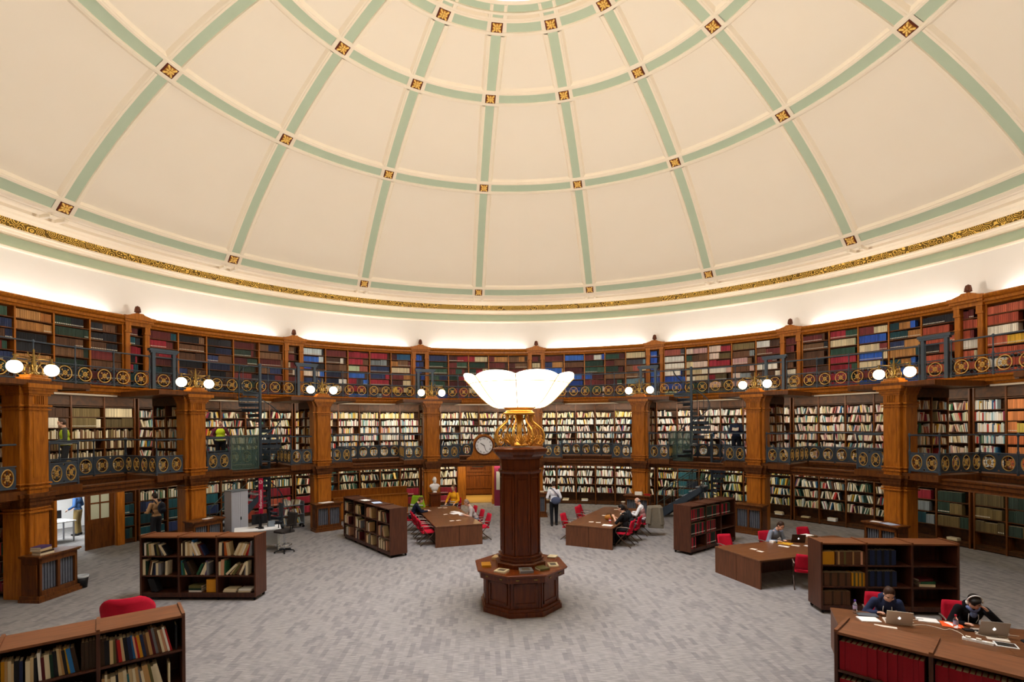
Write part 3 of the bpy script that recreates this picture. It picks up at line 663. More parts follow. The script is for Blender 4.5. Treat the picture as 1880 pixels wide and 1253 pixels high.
Fm = pol(TH[0], 11.72, 2.56, -t13 + .08); Gm = pol(TH[0], 11.72, 2.56, -.4)
balustrade('front balustrade panel at the left edge beside the first pier, lower gallery', [Fm, Gm], 'balustrades on the lower gallery', .45, 9)
# ================================================================== CENTRAL COLUMN AND BOWL LAMP
A8 = R(180 + 8.074)          # azimuth of the face turned to the camera
def oct_(r_ap, z0, z1, r_ap2=None, mb=None):   # octagonal block, apothem r
    mb = mb or MB(); k = 1 / math.cos(PI / 8); r2 = r_ap2 or r_ap
    M = Matrix.Rotation(-R(8.074 - 0) , 4, 'Z')
    vs = []
    for z, r in ((z0, r_ap), (z1, r2)):
        for i in range(8):
            a = PI / 8 + i * PI / 4; vs.append(M.inverted() @ Vector((r*k*math.cos(a), r*k*math.sin(a), z)))
    return mb.add(vs, [tuple(range(7, -1, -1)), tuple(range(8, 16))] + [(i, (i+1) % 8, 8 + (i+1) % 8, 8 + i) for i in range(8)])
def face_m(i, ap, z=0):      # frame on face i: x along face, y outward
    a = i * PI / 4 + R(8.074); n = Vector((math.cos(a), math.sin(a), 0)); x = Vector((-n.y, n.x, 0))
    M = Matrix(((x.x, n.x, 0, n.x*ap), (x.y, n.y, 0, n.y*ap), (0, 0, 1, z), (0, 0, 0, 1))); return M
cc = thing('reading_column', 'dark mahogany octagonal column with a desk shelf round its foot', 'column')
q = MB(); oct_(.86, 0, .1, mb=q); oct_(.83, .1, .16, mb=q); q.obj('plinth', MAHOG, cc)
q = MB(); oct_(.78, .16, .74, mb=q); BS_ = q.obj('base', MAHOG, cc)
for i in range(8):
    q = MB(); M = face_m(i, .78)
    q.box(-.2, .2, -.01, .012, .26, .66, M)
    for b_ in ((-.25, .25, .64, .69), (-.25, .25, .23, .28), (-.25, -.2, .23, .69), (.2, .25, .23, .69)): q.box(b_[0], b_[1], -.01, .03, b_[2], b_[3], M)
    for s_ in (-1, 1): q.box(s_*.3 - .02, s_*.3 + .02, -.01, .02, .17, .73, M)
    q.obj('base_panel', MAHOG, BS_)
q = MB(); oct_(.92, .74, .87, mb=q); oct_(.88, .72, .75, mb=q); FZ_ = q.obj('frieze', MAHOG, cc)
for i in range(8):
    M = face_m(i, .92)
    for s_ in (-.19, .19): MB().box(s_ - .035, s_ + .035, -.01, .012, .79, .815, M).obj('brass_plate', BRASS, FZ_)
q = MB(); oct_(.97, .87, .905, .985, q); oct_(.985, .905, .92, .97, q); q.obj('desk_shelf', MAHOGT, cc)
q = MB()
for r_, a_, b_, r2 in ((.53, .92, 1.0, None), (.5, 1.0, 1.03, .47), (.49, 1.06, 1.09, None), (.47, 1.03, 1.14, .44), (.47, 1.14, 1.165, None)): oct_(r_, a_, b_, r2, q)
q.obj('shaft_foot', MAHOG, cc)
q = MB(); oct_(.405, 1.1, 3.0, mb=q); SF_ = q.obj('shaft', MAHOG, cc)
for i in range(8):
    q = MB(); M = face_m(i, .405)
    q.box(-.095, .095, -.01, .01, 1.3, 2.82, M)
    for s_ in (-1, 1): q.box(s_*.145 - .022, s_*.145 + .022, -.01, .024, 1.2, 2.95, M)
    q.box(-.11, .11, -.01, .02, 2.84, 2.87, M); q.obj('shaft_panel', MAHOG, SF_)
q = MB()
for r_, a_, b_, r2 in ((.44, 2.95, 3.0, .46), (.46, 3.0, 3.03, None), (.42, 3.03, 3.27, .43), (.45, 3.27, 3.32, .47), (.48, 3.32, 3.37, .53), (.54, 3.37, 3.43, .57), (.585, 3.43, 3.49, None), (.56, 3.49, 3.52, .5)): oct_(r_, a_, b_, r2, q)
q.obj('capital', MAHOG, cc)
bl = thing('bowl_lamp', 'huge glowing scalloped bowl lamp on gilt scrolls atop the column', 'lamp', (0, 0, 3.535))
q = MB()
for i in range(8):
    a = i * PI / 4 + R(8.074) + PI / 8; M = Matrix.Rotation(a, 4, 'Z')
    pr = [(.29, .73), (.285, .62), (.31, .54), (.41, .46), (.52, .37), (.57, .24), (.56, .11), (.5, .03), (.43, .012)]
    from_ = []
    for j in range(len(pr) - 1):
        for k in range(3): f_ = k/3; from_.append((pr[j][0]*(1-f_) + pr[j+1][0]*f_, pr[j][1]*(1-f_) + pr[j+1][1]*f_))
    q.tube([M @ Vector((x, 0, z + .012)) for x, z in from_], .02, 6)
    for (cx, cz, r0) in ((.46, .1, .085), (.3, .66, .05), (.48, .2, .045), (.36, .42, .04)):
        q.tube([M @ Vector((cx + r0*(1 - t*.09)*math.cos(t), 0, cz + r0*(1 - t*.09)*math.sin(t))) for t in [u*.5 for u in range(17)]], .011, 5)
    q.tube([M @ Vector((.33 + .09*math.sin(t*3), 0, .1 + .32*t)) for t in [u*.1 for u in range(11)]], .009, 5)
    M2 = Matrix.Rotation(a + PI/8, 4, 'Z')
    for t in range(7):     # acanthus fan between the scrolls
        b_ = -1.1 + t*.37; L = .26 - abs(b_)*.05
        q.tube([M2 @ Vector((.3 + .02*u, math.sin(b_)*L*u*.6, .05 + math.cos(b_)*L*u)) for u in (0, .35, .7, 1)] + [M2 @ Vector((.34, math.sin(b_)*L*.72, .05 + math.cos(b_)*L*.86))], [.014, .016, .013, .01, .006], 5)
q.ball((0, 0, .3), (.05, .05, .3), 10, 7); q.lathe([(.2, .004), (.2, .04), (.09, .1), (.06, .3), (.06, .73)], 16)
q.obj('gilt_scrolls', mat('gilt_bronze', '#e0a94e', .33, .75), bl, True)
q = MB(); q.lathe([(.24, .7), (.35, .71), (.36, .75), (.31, .77), (.29, .81), (.33, .85), (.44, .87), (.56, .93), (.5, .94), (.4, .9)], 32); q.obj('collar', mat('gilt_bronze', '#e0a94e'), bl, True)
# bowl of sixteen scalloped glass panels
n = 96; prof = []
for j in range(13):
    h_ = (j / 12)**1.4; prof.append((.48 + .75*h_**.62, .86 + .74*h_))
vs = []; P = len(prof)
for i in range(n):
    a = 2*PI*i/n + R(8.074) + PI/16; sc_ = abs(math.sin(a*8/1 - (R(8.074) + PI/16)*8)) if False else abs(math.cos((2*PI*i/n)*4))
    for j, (r_, z_) in enumerate(prof):
        f_ = j/(P-1); k = 1 + .02*f_*(sc_ - .5); dz = -.09*(f_**6)*(1 - sc_**.7)
        vs.append((r_*k*math.cos(a), r_*k*math.sin(a), z_ + dz))
q = MB(); q.add(vs, [(i*P + j, ((i+1) % n)*P + j, ((i+1) % n)*P + j + 1, i*P + j + 1) for i in range(n) for j in range(P-1)])
GB_ = q.obj('glass_bowl', BOWLG, bl, True)
q = MB()
for i in range(8):
    a = i*PI/4 + R(8.074) + PI/16 + PI/8
    q.tube([(r_*1.004*math.cos(a), r_*1.004*math.sin(a), z_ - (.09*(j/(P-1))**6)) for j, (r_, z_) in enumerate(prof)], .011, 4)
q.tube([(1.1*1.005*math.cos(t), 1.1*1.005*math.sin(t), 1.388) for t in [2*PI*i/64 for i in range(65)]], .009, 4, False)
q.obj('glazing_bars', GOLDP, GB_)
# ================================================================== BOOK FACTORY (single books)
def book_parts():
    q = MB(); q.box(0, 1, 0, .02, 0, 1); q.box(0, .1, .02, 1, 0, 1); q.box(.9, 1, .02, 1, 0, 1); cov = q
    p = MB(); p.box(.1, .9, .02, .96, .02, .985)
    return cov, p
_c, _p = book_parts(); PG1 = _p.mesh('page_block', PAGES); PG2 = _p.mesh('page_block', PAGESW)
COVERS = {}
CN = dict(cream='#ddd0ae', white='#ece9e0', tan='#b58f5c', brown='#5e3f2a', black='#1d1d20', navy='#222c4a', blue='#2c6ca8', red='#a8201f', crimson='#8e0b1c', maroon='#54191c', green='#2b5a3d', olive='#5f5a33', grey='#77777a', teal='#22606a', orange='#c2622a', yellow='#d4a32f', buff='#c9b083', ochre='#c78b1d', salmon='#cf9a7a', purple='#4d3a66', umber='#3a2a1c', dark_green='#173226')
def cover(cn):
    if cn not in COVERS: COVERS[cn] = _c.mesh('book_cover', mottled('cover_' + cn, CN[cn], CN[cn], 20, .55))
    return COVERS[cn]
NBOOK = [0]
def book(cn, t, d, h, M, label, group, pages=None):
    """M places the spine foot: x thickness, y depth, z height"""
    o = link('book', cover(cn)); tag(o, label, 'book', group)
    o.matrix_world = M @ Matrix.Diagonal((t, d, h, 1)); link('page_block', pages or PG1, o); NBOOK[0] += 1
    return o
# ---- low bookcases on castors
def lowcase(name_lab, p, rz, nb, bw, dep, rows=(.18, .58, 1.03), H=1.5, back=True, topm=CASET):
    o = thing('low_bookcase', name_lab, 'bookcase', p, rz, 'low bookcases on castors'); W = nb*bw
    for x in (0, W): MB().rbox(x - .02, x + .02, 0, dep, .09, H, .006).obj('end_panel', CASEW, o)
    for i in range(1, nb): MB().box(i*bw - .02, i*bw + .02, .006, dep - .005, .09, H - .02).obj('divider', CASEW, o)
    q = MB(); q.box(0, W, 0, dep, H - .045, H - .015); q.obj('top_panel', topm, o)
    for i in range(nb + 1): MB().box(i*bw - .018, i*bw + .018, -.004, dep + .004, H - .02, H + .008).obj('top_ridge', topm, o)
    for i in range(nb):
        x0, x1 = i*bw + .02, (i+1)*bw - .02
        for z in rows: MB().box(x0, x1, .012, dep - .03, z - .028, z).obj('shelf', CASEW, o)
        MB().box(x0, x1, dep - .03, dep - .015, .1, H - .04).obj('back_panel', CASEW, o)
        MB().box(x0, x1, .02, .04, .09, rows[0]).obj('kick_board', CASEW, o)
    BB_ = MB().box(0, W, .02, dep - .02, .075, .1).obj('bottom_board', CASEW, o)
    for i in range(nb + 1):
        for y in (.05, dep - .05):
            x = min(max(i*bw, .05), W - .05); q = MB(); q.lathe([(0, -.025), (.035, -.025), (.035, .0), (0, .0)], 10, T(x, y + .0125, .036, rx=PI/2)); q.box(x - .008, x + .008, y - .02, y + .02, .03, .08); q.obj('castor', BLACKM, BB_)
    return Matrix.Translation(p) @ Matrix.Rotation(rz, 4, 'Z')
ROWN = {3: ['bottom shelf', 'middle shelf', 'top shelf']}
def ordl(i): return ordn[i] if i < len(ordn) else 'later'
def shelve(M, bi, bw, z, cs, where, group, hmax=.33, W0=.03, y0=.03, start=0, ind=True):
    """cs: list of (colour, thickness, height, lean degrees) left to right; 'gap' entries skip"""
    x = bi*bw + W0; n = 0; prev = 0
    for e in cs:
        if e[0] == 'gap': x += e[1]; continue
        cn, t, h, le = e; a = R(le)
        if le < 0: x += h*math.sin(-a)*(1 if prev >= 0 else 0) if prev >= 0 else 0
        if ind:
            Mb = M @ Matrix.Translation((x, y0 + rnd.uniform(0, .02), z + (t*math.sin(a) if a > 0 else 0) + .001)) @ Matrix.Rotation(a, 4, 'Y')
            book(cn, t, rnd.uniform(.16, .2), h, Mb, f'{cn.replace("_", " ")} book{" leaning" if abs(le) > 3 else ""}, {ordl(n)} from left, {where}', group)
        x += t/max(math.cos(a), .5) + .001; n += 1
        if le > 0 and False: x += 0
        prev = le
def mixrow(n, cols, w, lean=8, hr=(.22, .3), tr=(.02, .045)):
    out = []; used = 0
    for i in range(n):
        t = rnd.uniform(*tr)
        if used + t > w - .12: break
        out.append([rnd.choice(cols), t, rnd.uniform(*hr), 0]); used += t
    # second part of the row leans over as one group
    k = rnd.randint(len(out)//3, max(len(out)//3 + 1, len(out) - 3)); a = rnd.uniform(.4, 1)*lean*-1
    for j in range(k, len(out)): out[j][3] = a
    return out
ROW = {0: 'bottom shelf', 1: 'middle shelf', 2: 'top shelf'}
BAY3 = ['left bay', 'middle bay', 'right bay']
GB = 'books in the low bookcases'
# near left case (A)
MA = lowcase('low walnut bookcase at the bottom left corner of the photo', Vector((-6.63, -6.42, 0)), math.atan2(.629, .777), 3, .9, .57)
WA = 'near left bookcase'
r = [('ochre', .03, .31, 0), ('tan', .025, .31, 0), ('cream', .03, .3, 0), ('buff', .02, .27, 0), ('black', .045, .29, 0), ('navy', .03, .28, 0), ('gap', .02), ('cream', .04, .26, 0), ('buff', .03, .29, 0), ('black', .025, .28, 0), ('white', .028, .33, -3), ('maroon', .03, .27, -3), ('cream', .045, .29, -3), ('dark_green', .03, .28, -3), ('black', .04, .31, -4), ('buff', .03, .33, -5), ('tan', .025, .32, -6), ('black', .03, .3, -7), ('yellow', .02, .32, -8), ('blue', .04, .31, -9), ('umber', .04, .31, -9)]
r += [('gap', .015)] + [('umber', .034, .345, 0)]*7
shelve(MA, 1, .9, 1.03, r, f'top shelf, middle bay, {WA}', GB)
r = [('black', .028, .3, -1), ('black', .05, .31, -1), ('buff', .035, .3, -1), ('olive', .03, .29, -2), ('maroon', .022, .31, -3), ('red', .035, .29, -5), ('buff', .03, .31, -6), ('black', .04, .3, -6), ('navy', .04, .3, -6), ('blue', .024, .31, -7), ('salmon', .02, .3, -8), ('red', .024, .28, -8), ('ochre', .032, .3, -9), ('navy', .034, .3, -9), ('brown', .03, .29, -9), ('tan', .036, .31, -9), ('maroon', .03, .34, -10), ('grey', .03, .35, -10), ('brown', .035, .34, -10), ('cream', .028, .31, -11), ('salmon', .032, .31, -11), ('white', .024, .34, -12), ('red', .024, .31, -13), ('gap', .03), ('black', .02, .33, 0)]
shelve(MA, 2, .9, 1.03, r, f'top shelf, right bay, {WA}', GB)
shelve(MA, 1, .9, .58, [('gap', .35)] + mixrow(11, ['cream', 'buff', 'tan', 'white', 'maroon'], .5, 4), f'middle shelf, middle bay, {WA}', GB)
r = [('tan', .03, .29, 0), ('cream', .025, .33, 0), ('buff', .03, .27, 0), ('cream', .05, .29, -2), ('black', .03, .3, -3), ('buff', .05, .32, -3), ('cream', .04, .33, -4), ('teal', .02, .28, -4), ('buff', .04, .33, -5), ('cream', .035, .33, -5), ('tan', .03, .34, -6), ('grey', .03, .3, -8), ('cream', .03, .28, -9), ('tan', .06, .34, -10), ('olive', .03, .34, -10), ('cream', .045, .3, -11), ('cream', .04, .33, -13), ('gap', .05), ('cream', .022, .29, 0)]
shelve(MA, 2, .9, .58, r, f'middle shelf, right bay, {WA}', GB)
# near right case (F): folio sets in red cloth
MF = lowcase('low walnut bookcase of red volumes at the bottom right corner', Vector((3.80, -5.32, 0)), math.atan2(-.706, .708), 3, .9, .57)
for b_, nn in ((0, 16), (1, 17)):
    r = []
    for i in range(nn): r.append(('crimson', (.055 if i < 5 else .047), .34, 0))
    shelve(MF, b_, .9, 1.03, r, f'top shelf, {BAY3[b_]}, near right bookcase', GB)
shelve(MF, 0, .9, .58, [('crimson', .052, .34, 0)]*8, 'middle shelf, left bay, near right bookcase', GB)
# case in front of the information desk (B)
MBc = lowcase('low walnut bookcase with end-panel, in front of the white information desk', Vector((-8.82, .3, 0)), R(-1), 3, .9, .5)
mixc = ['cream', 'cream', 'buff', 'white', 'tan', 'black', 'brown', 'red', 'navy', 'grey', 'olive', 'umber']
WB = 'case before white desk'
rowsB = {(0, 2): [('black', .03, .3, 0), ('white', .03, .29, 0), ('olive', .03, .27, -2), ('green', .02, .28, -3), ('buff', .05, .27, -4), ('cream', .028, .28, -6), ('cream', .045, .28, -7), ('black', .03, .26, -8), ('olive', .05, .26, -9), ('umber', .04, .25, -12), ('grey', .03, .29, -19), ('maroon', .022, .28, -22), ('cream', .045, .28, -31), ('black', .03, .27, -33)],
 (1, 2): [('gap', .02), ('cream', .025, .29, 0), ('umber', .05, .34, 0), ('cream', .04, .32, 0), ('buff', .04, .3, 0), ('cream', .05, .29, -2), ('blue', .03, .36, -4), ('buff', .045, .3, -20), ('white', .03, .34, -22), ('cream', .05, .3, -22), ('brown', .03, .28, -24), ('maroon', .025, .28, -25), ('navy', .025, .26, -27)],
 (2, 2): [('cream', .06, .31, 2), ('black', .04, .3, -1), ('orange', .07, .32, -5), ('buff', .055, .31, -9), ('gap', .06), ('cream', .05, .3, 26), ('buff', .04, .3, 24), ('cream', .04, .3, 24), ('white', .035, .29, 24), ('tan', .045, .28, 23), ('red', .05, .28, 19), ('grey', .035, .29, 12), ('grey', .03, .34, 2)],
 (0, 1): [('cream', .05, .36, 0), ('dark_green', .04, .32, 0), ('brown', .05, .33, 12), ('cream', .03, .31, 11), ('black', .03, .29, 8), ('navy', .05, .28, 3), ('cream', .045, .28, 0), ('grey', .045, .27, 1), ('gap', .1), ('cream', .04, .32, 2)],
 (1, 1): [('teal', .04, .34, -3), ('green', .04, .28, -9), ('buff', .04, .3, -16), ('black', .07, .33, -24), ('umber', .06, .33, -27), ('gap', .02), ('green', .04, .28, 26), ('dark_green', .03, .29, 24), ('cream', .03, .31, 25), ('cream', .05, .32, 20), ('purple', .035, .34, 4), ('grey', .04, .32, 0)],
 (2, 1): [('cream', .04, .31, 0), ('salmon', .06, .36, 2), ('green', .03, .34, 3), ('cream', .04, .34, 46), ('gap', .02), ('buff', .03, .3, 42), ('olive', .05, .27, 38), ('gap', .02), ('brown', .05, .28, 32), ('cream', .04, .32, 26), ('umber', .045, .31, 14), ('grey', .035, .31, 8), ('cream', .04, .32, 2)],
 (0, 0): [('gap', .1), ('black', .07, .31, -18), ('black', .07, .31, -20)]}
for (b_, ro), r in rowsB.items():
    x = 0
    shelve(MBc, b_, .9, (.18, .58, 1.03)[ro], [(e[0], e[1]*1.22) + tuple(e[2:]) if e[0] != 'gap' else ('gap', e[1]*1.0) for e in r], f'{ROW[ro]}, {BAY3[b_]}, {WB}', GB)
def flat(cn, t, d, h, M, x, y, z, rz, lab, grp, pages=None):   # book lying on its board
    return book(cn, t, d, h, M @ Matrix.Translation((x, y, z + t)) @ Matrix.Rotation(rz, 4, 'Z') @ Matrix.Rotation(PI/2, 4, 'Y'), lab, grp, pages or PG2)
for i, (c, t) in enumerate((('white', .04), ('dark_green', .05), ('olive', .06))): flat(c, t, .24, .3, MBc, 1.1, .06, .181 + (.0, .04, .09)[i], 0, f'{c.replace("_", " ")} book, {("lowest", "middle", "topmost")[i]} of three stacked, bottom shelf, {WB}', GB)
q = MB(); q.box(0, .22, 0, .2, 0, .15); q.obj('box_body', mat('box_card', '#d08f1e', .6), tag(link('box', None, None, MBc @ Vector((1.53, .05, .181)), R(-1)), 'lower ochre box beside stacked books, bottom shelf of case before white desk', 'box', 'ochre boxes'))
q = MB(); q.box(0, .22, 0, .2, 0, .145); q.obj('box_body', mat('box_card', '#d08f1e', .6), tag(link('box', None, None, MBc @ Vector((1.53, .05, .332)), R(-1)), 'upper ochre box, bottom shelf of case before white desk', 'box', 'ochre boxes'))
for i, (x, z) in enumerate(((1.92, .181), (1.94, .22), (2.27, .181), (2.29, .221))): flat('cream' if i != 3 else 'white', .038, .24, .3, MBc, x, .05, z, 0, f'cream book, {("lower of left pair", "upper of left pair", "lower of right pair", "upper of right pair")[i]}, bottom shelf right, {WB}', GB)
# long case (C) left of the first table, four bays
MC = lowcase('four bay low walnut bookcase, left of the table by the bust', Vector((-6.31, 6.88, 0)), math.atan2(-.769, .639), 4, .925, .58, topm=CASEW)
BAY4 = ['far bay', 'second bay', 'third bay', 'near bay']
cc_ = ['cream', 'buff', 'tan', 'white', 'brown', 'black', 'olive', 'grey', 'salmon', 'maroon', 'cream', 'buff', 'umber']
for b_ in range(4):
    for ro in (0, 1, 2):
        n_ = rnd.randint(8, 13) if b_ > 1 else rnd.randint(7, 10)
        r = mixrow(n_, cc_, .88, 18, (.24, .34), (.03, .06))
        if b_ == 0 and ro == 2: r[1:3] = [['white', .04, .3, -12], ['green', .05, .31, -10]]
        if ro == 0 or (b_ < 3 and ro == 1) or b_ < 1:      # farthest rows join the loose fill
            x = b_*.925 + .03
            for cn, t, h, le in r:
                o_ = MC @ Vector((x, .03, (.18, .58, 1.03)[ro])); rx = (MC.to_3x3() @ Vector((1, 0, 0))); dp = (MC.to_3x3() @ Vector((0, 1, 0))); addbook(o_, rx, dp, t - .002, .18, h, CN[cn]); x += t
        else: shelve(MC, b_, .925, (.18, .58, 1.03)[ro], r, f'{ROW[ro]}, {BAY4[b_]}, long left bookcase', GB)
# red and green case (D): loose fill
MD = lowcase('low walnut bookcase of red and green volumes before the right spiral stair', Vector((5.20, 4.24, 0)), math.atan2(.648, .7615), 3, .9, .6, topm=CASEW)
rx = MD.to_3x3() @ Vector((1, 0, 0)); dp = MD.to_3x3() @ Vector((0, 1, 0))
for b_, ro, n_ in ((0, 2, 17), (1, 2, 17), (2, 2, 12), (0, 1, 17), (1, 1, 12), (0, 0, 6), (1, 0, 12)):
    x = b_*.9 + .03
    for i in range(n_):
        c = rnd.choice(('#a3182a', '#1c3a2c', '#17281f', '#1f3b2e', '#16201c', '#b01f33')); z = (.18, .58, 1.03)[ro]; o_ = MD @ Vector((x, .03, z))
        addbook(o_, rx, dp, .045, .2, .35, cjit(c)); addbook(MD @ Vector((x + .008, .026, z + .05)), rx, dp, .028, .01, .022, '#e9e4d6', 0, lin('#e9e4d6')); x += .0485
# case behind the two readers (E)
ME = lowcase('large low walnut bookcase with half empty shelves behind the two seated readers', Vector((6.32, -.66, 0)), math.atan2(-.0645, .998), 3, .9, .56)
WE = 'bookcase behind the readers'
shelve(ME, 0, .9, 1.03, [('ochre', .04, .27, 0)]*6 + [('gap', .02)] + [(c, .041, .27, 0) for c in ('brown', 'tan', 'brown', 'brown', 'olive', 'brown', 'brown', 'brown', 'tan', 'brown', 'brown', 'brown', 'salmon', 'brown')], f'top shelf, left bay, {WE}', GB)
shelve(ME, 1, .9, 1.03, [('navy' if i % 3 else 'black', .047, .31, 0) for i in range(12)], f'top shelf, middle bay, {WE}', GB)
shelve(ME, 0, .9, .58, [('brown' if i % 4 else 'umber', .037, .28, 0) for i in range(15)] + [('gap', .02)] + [('olive' if i % 2 else 'ochre', .036, .28, 0) for i in range(7)], f'middle shelf, left bay, {WE}', GB)
shelve(ME, 1, .9, .58, [('navy' if i % 3 else 'black', .048, .32, 0) for i in range(12)], f'middle shelf, middle bay, {WE}', GB)
shelve(ME, 0, .9, .18, [('brown' if i % 5 else 'umber', .036, .29, 0) for i in range(15)], f'bottom shelf, left bay, {WE}', GB)
for i, c in enumerate(('cream', 'green', 'maroon')): flat(c, .05, .24, .3, ME, 1.98 + .03*(i % 2), .08, .581 + .0505*i, R(6*i - 5), f'{c} book, {("lowest", "middle", "topmost")[i]} of three lying in the right bay, {WE}', GB)
# books and papers on the column shelf
GI = Matrix.Identity(4)
for cn, t, d, h, x, y, rz, lab in (('grey', .05, .3, .28, .0, -.86, 8, 'open grey picture book lying at the front of the column shelf'), ('cream', .035, .24, .26, -.56, -.74, -25, 'cream book with a brown picture, front left of the column shelf'), ('ochre', .04, .3, .2, -.83, -.36, 8, 'ochre book lying on the left of the column shelf'), ('olive', .04, .28, .24, .42, -.68, 28, 'grey green book lying front right of the column shelf'), ('cream', .03, .3, .22, .62, -.37, 5, 'pale framed book with a dark photograph, right of the column shelf'), ('buff', .05, .28, .22, -.66, .3, -14, 'buff book lying back left of the column shelf'), ('cream', .03, .24, .2, .62, .42, -20, 'cream book lying back right on the column shelf')):
    o = flat(cn, t, d, h, GI, x, y, .921, R(rz), lab, 'books on the column shelf')
    if 'picture' in lab or 'photograph' in lab:
        q = MB(); q.box(-.03, 0, .25, .8, .25, .8) if False else q.box(-.04, -.0, .2, .8, .2, .8); q.obj('cover_picture', mat('cover_print', '#5f5548', .6), o)
# pile on the left cabinet, papers on the others
Mc = Matrix.Translation(pol(TH[0], 11.55)) @ Matrix.Rotation(-R(TH[0]), 4, 'Z')
for i, (c, t) in enumerate((('cream', .045), ('umber', .045), ('buff', .055), ('purple', .045))): flat(c, t, .24, .32, Mc, -.44 + .02*(i % 2), -.46, 1.071 + (0, .045, .09, .145)[i], R(-4 + 5*i), f'{c} book, {("lowest", "second", "third", "topmost")[i]} of four piled on the far left cabinet', 'books piled on the left cabinet')
def sheet(x, y, z, w_, d_, rz, lab, m=PAPER, nm='paper', cat='paper', th=.004, M=GI, grp=None):
    o = MB().box(-w_/2, w_/2, -d_/2, d_/2, 0, th).obj(nm, m); o.matrix_world = M @ T(x, y, z, rz); return tag(o, lab, cat, grp)
def pm(k): return Matrix.Translation(pol(TH[k], 11.55)) @ Matrix.Rotation(-R(TH[k]), 4, 'Z')
sheet(-.05, -.3, 1.071, .5, .3, .2, 'white papers lying on the cabinet left of the book trolley', M=pm(2), th=.012)
sheet(.1, -.3, 1.071, .3, .2, .3, 'small white paper on the cabinet behind the left bookcase', M=pm(1))
for i in range(3): flat('white', .04, .22, .3, pm(5), -.1, -.4, 1.071 + .04*i, .1*i, f'white book, {("lowest", "middle", "topmost")[i]} of three on cabinet behind the waistcoated man', 'books on cabinet tops')
flat('red', .05, .2, .26, pm(5), .28, -.38, 1.071, 0, 'small red book on the cabinet behind the waistcoated man', 'books on cabinet tops')
flat('cream', .04, .22, .3, pm(4), .1, -.4, 1.071, 0, 'cream book on the cabinet behind the central column', 'books on cabinet tops')
sheet(-.25, -.3, 1.071, .26, .2, .3, 'white leaflet on the cabinet behind the large right bookcase', M=pm(7)); sheet(.15, -.3, 1.071, .42, .3, -.2, 'pale blue leaflet on the cabinet behind the large right bookcase', mat('blue_paper', '#b9cbe6', .8), M=pm(7)); 
sheet(1.45, .2, 1.51, .36, .25, .1, 'white newspaper lying on the long left bookcase, farther one', M=MC); sheet(2.25, .25, 1.51, .4, .28, -.2, 'pale magazine lying on the long left bookcase, nearer one', mat('blue_paper', '#b9cbe6'), M=MC)
# ================================================================== TABLES
def table(lab, near, ax, L=4.2, W=1.6, H=.7):
    a = math.atan2(ax[1], ax[0]); o = thing('reading_table', lab, 'table', (near[0], near[1], 0), a, 'long walnut reading tables')
    for s_ in (-1, 1):     # two leaves side by side
        MB().rbox(0, L/2 - .002, (0 if s_ > 0 else -W/2) + .001, (W/2 if s_ > 0 else 0) - .001, H - .035, H, .005).obj('tabletop', TABW, o)
        MB().rbox(L/2 + .002, L, (0 if s_ > 0 else -W/2) + .001, (W/2 if s_ > 0 else 0) - .001, H - .035, H, .005).obj('tabletop', TABW, o)
        for x in (.01, L - .05):
            y0, y1 = (0.006, W/2) if s_ > 0 else (-W/2, -.006)
            MB().box(x, x + .04, y0, y1, 0, H - .035).obj('end_panel', TABE, o)
        MB().box(L/2 - .03, L/2 + .03, s_*(W/2 - .12) - .04, s_*(W/2 - .12) + .04, 0, H - .035).obj('leg', TABE, o)
    MB().box(.05, L - .05, -.015, .015, .12, H - .035).obj('modesty_panel', TABE, o)
    return Matrix.Translation((near[0], near[1], 0)) @ Matrix.Rotation(a, 4, 'Z')
TL = table('long walnut table left of the central column, seating two people', (-2.02, 5.63), (-.339, .941))
TR = table('long walnut table right of the central column, seating three people', (2.225, 5.32), (.46, .888))
TM = table('long walnut table on the right, seating the person in grey', (5.505, 1.70), (.948, .318))
TG = table('walnut table behind the near right bookcase, with two laptops', (5.23, -2.99), (.9205, -.3907))
# small white socket cards in pairs
def card(M, x, y, rz, lab): sheet(x, y, .7, .11, .16, rz, lab, mat('card', '#e6dccb', .6), 'card', 'card', .004, M, 'small cards on the tables')
i = 0
for M, nm, spots in ((TL, 'table left of the column', ((.84, -.17), (.84, .07), (3.78, -.31), (3.86, -.1), (2.24, .0))), (TR, 'table right of the column', ((.76, -.08), (.76, .17), (2.18, .17), (3.67, .19))), (TM, 'table on the right', ((.71, -.06), (.73, .19)))):
    for j, (x, y) in enumerate(spots): card(M, x, y, .3, f'small pale card, {ordn[j]} nearest on the {nm}')
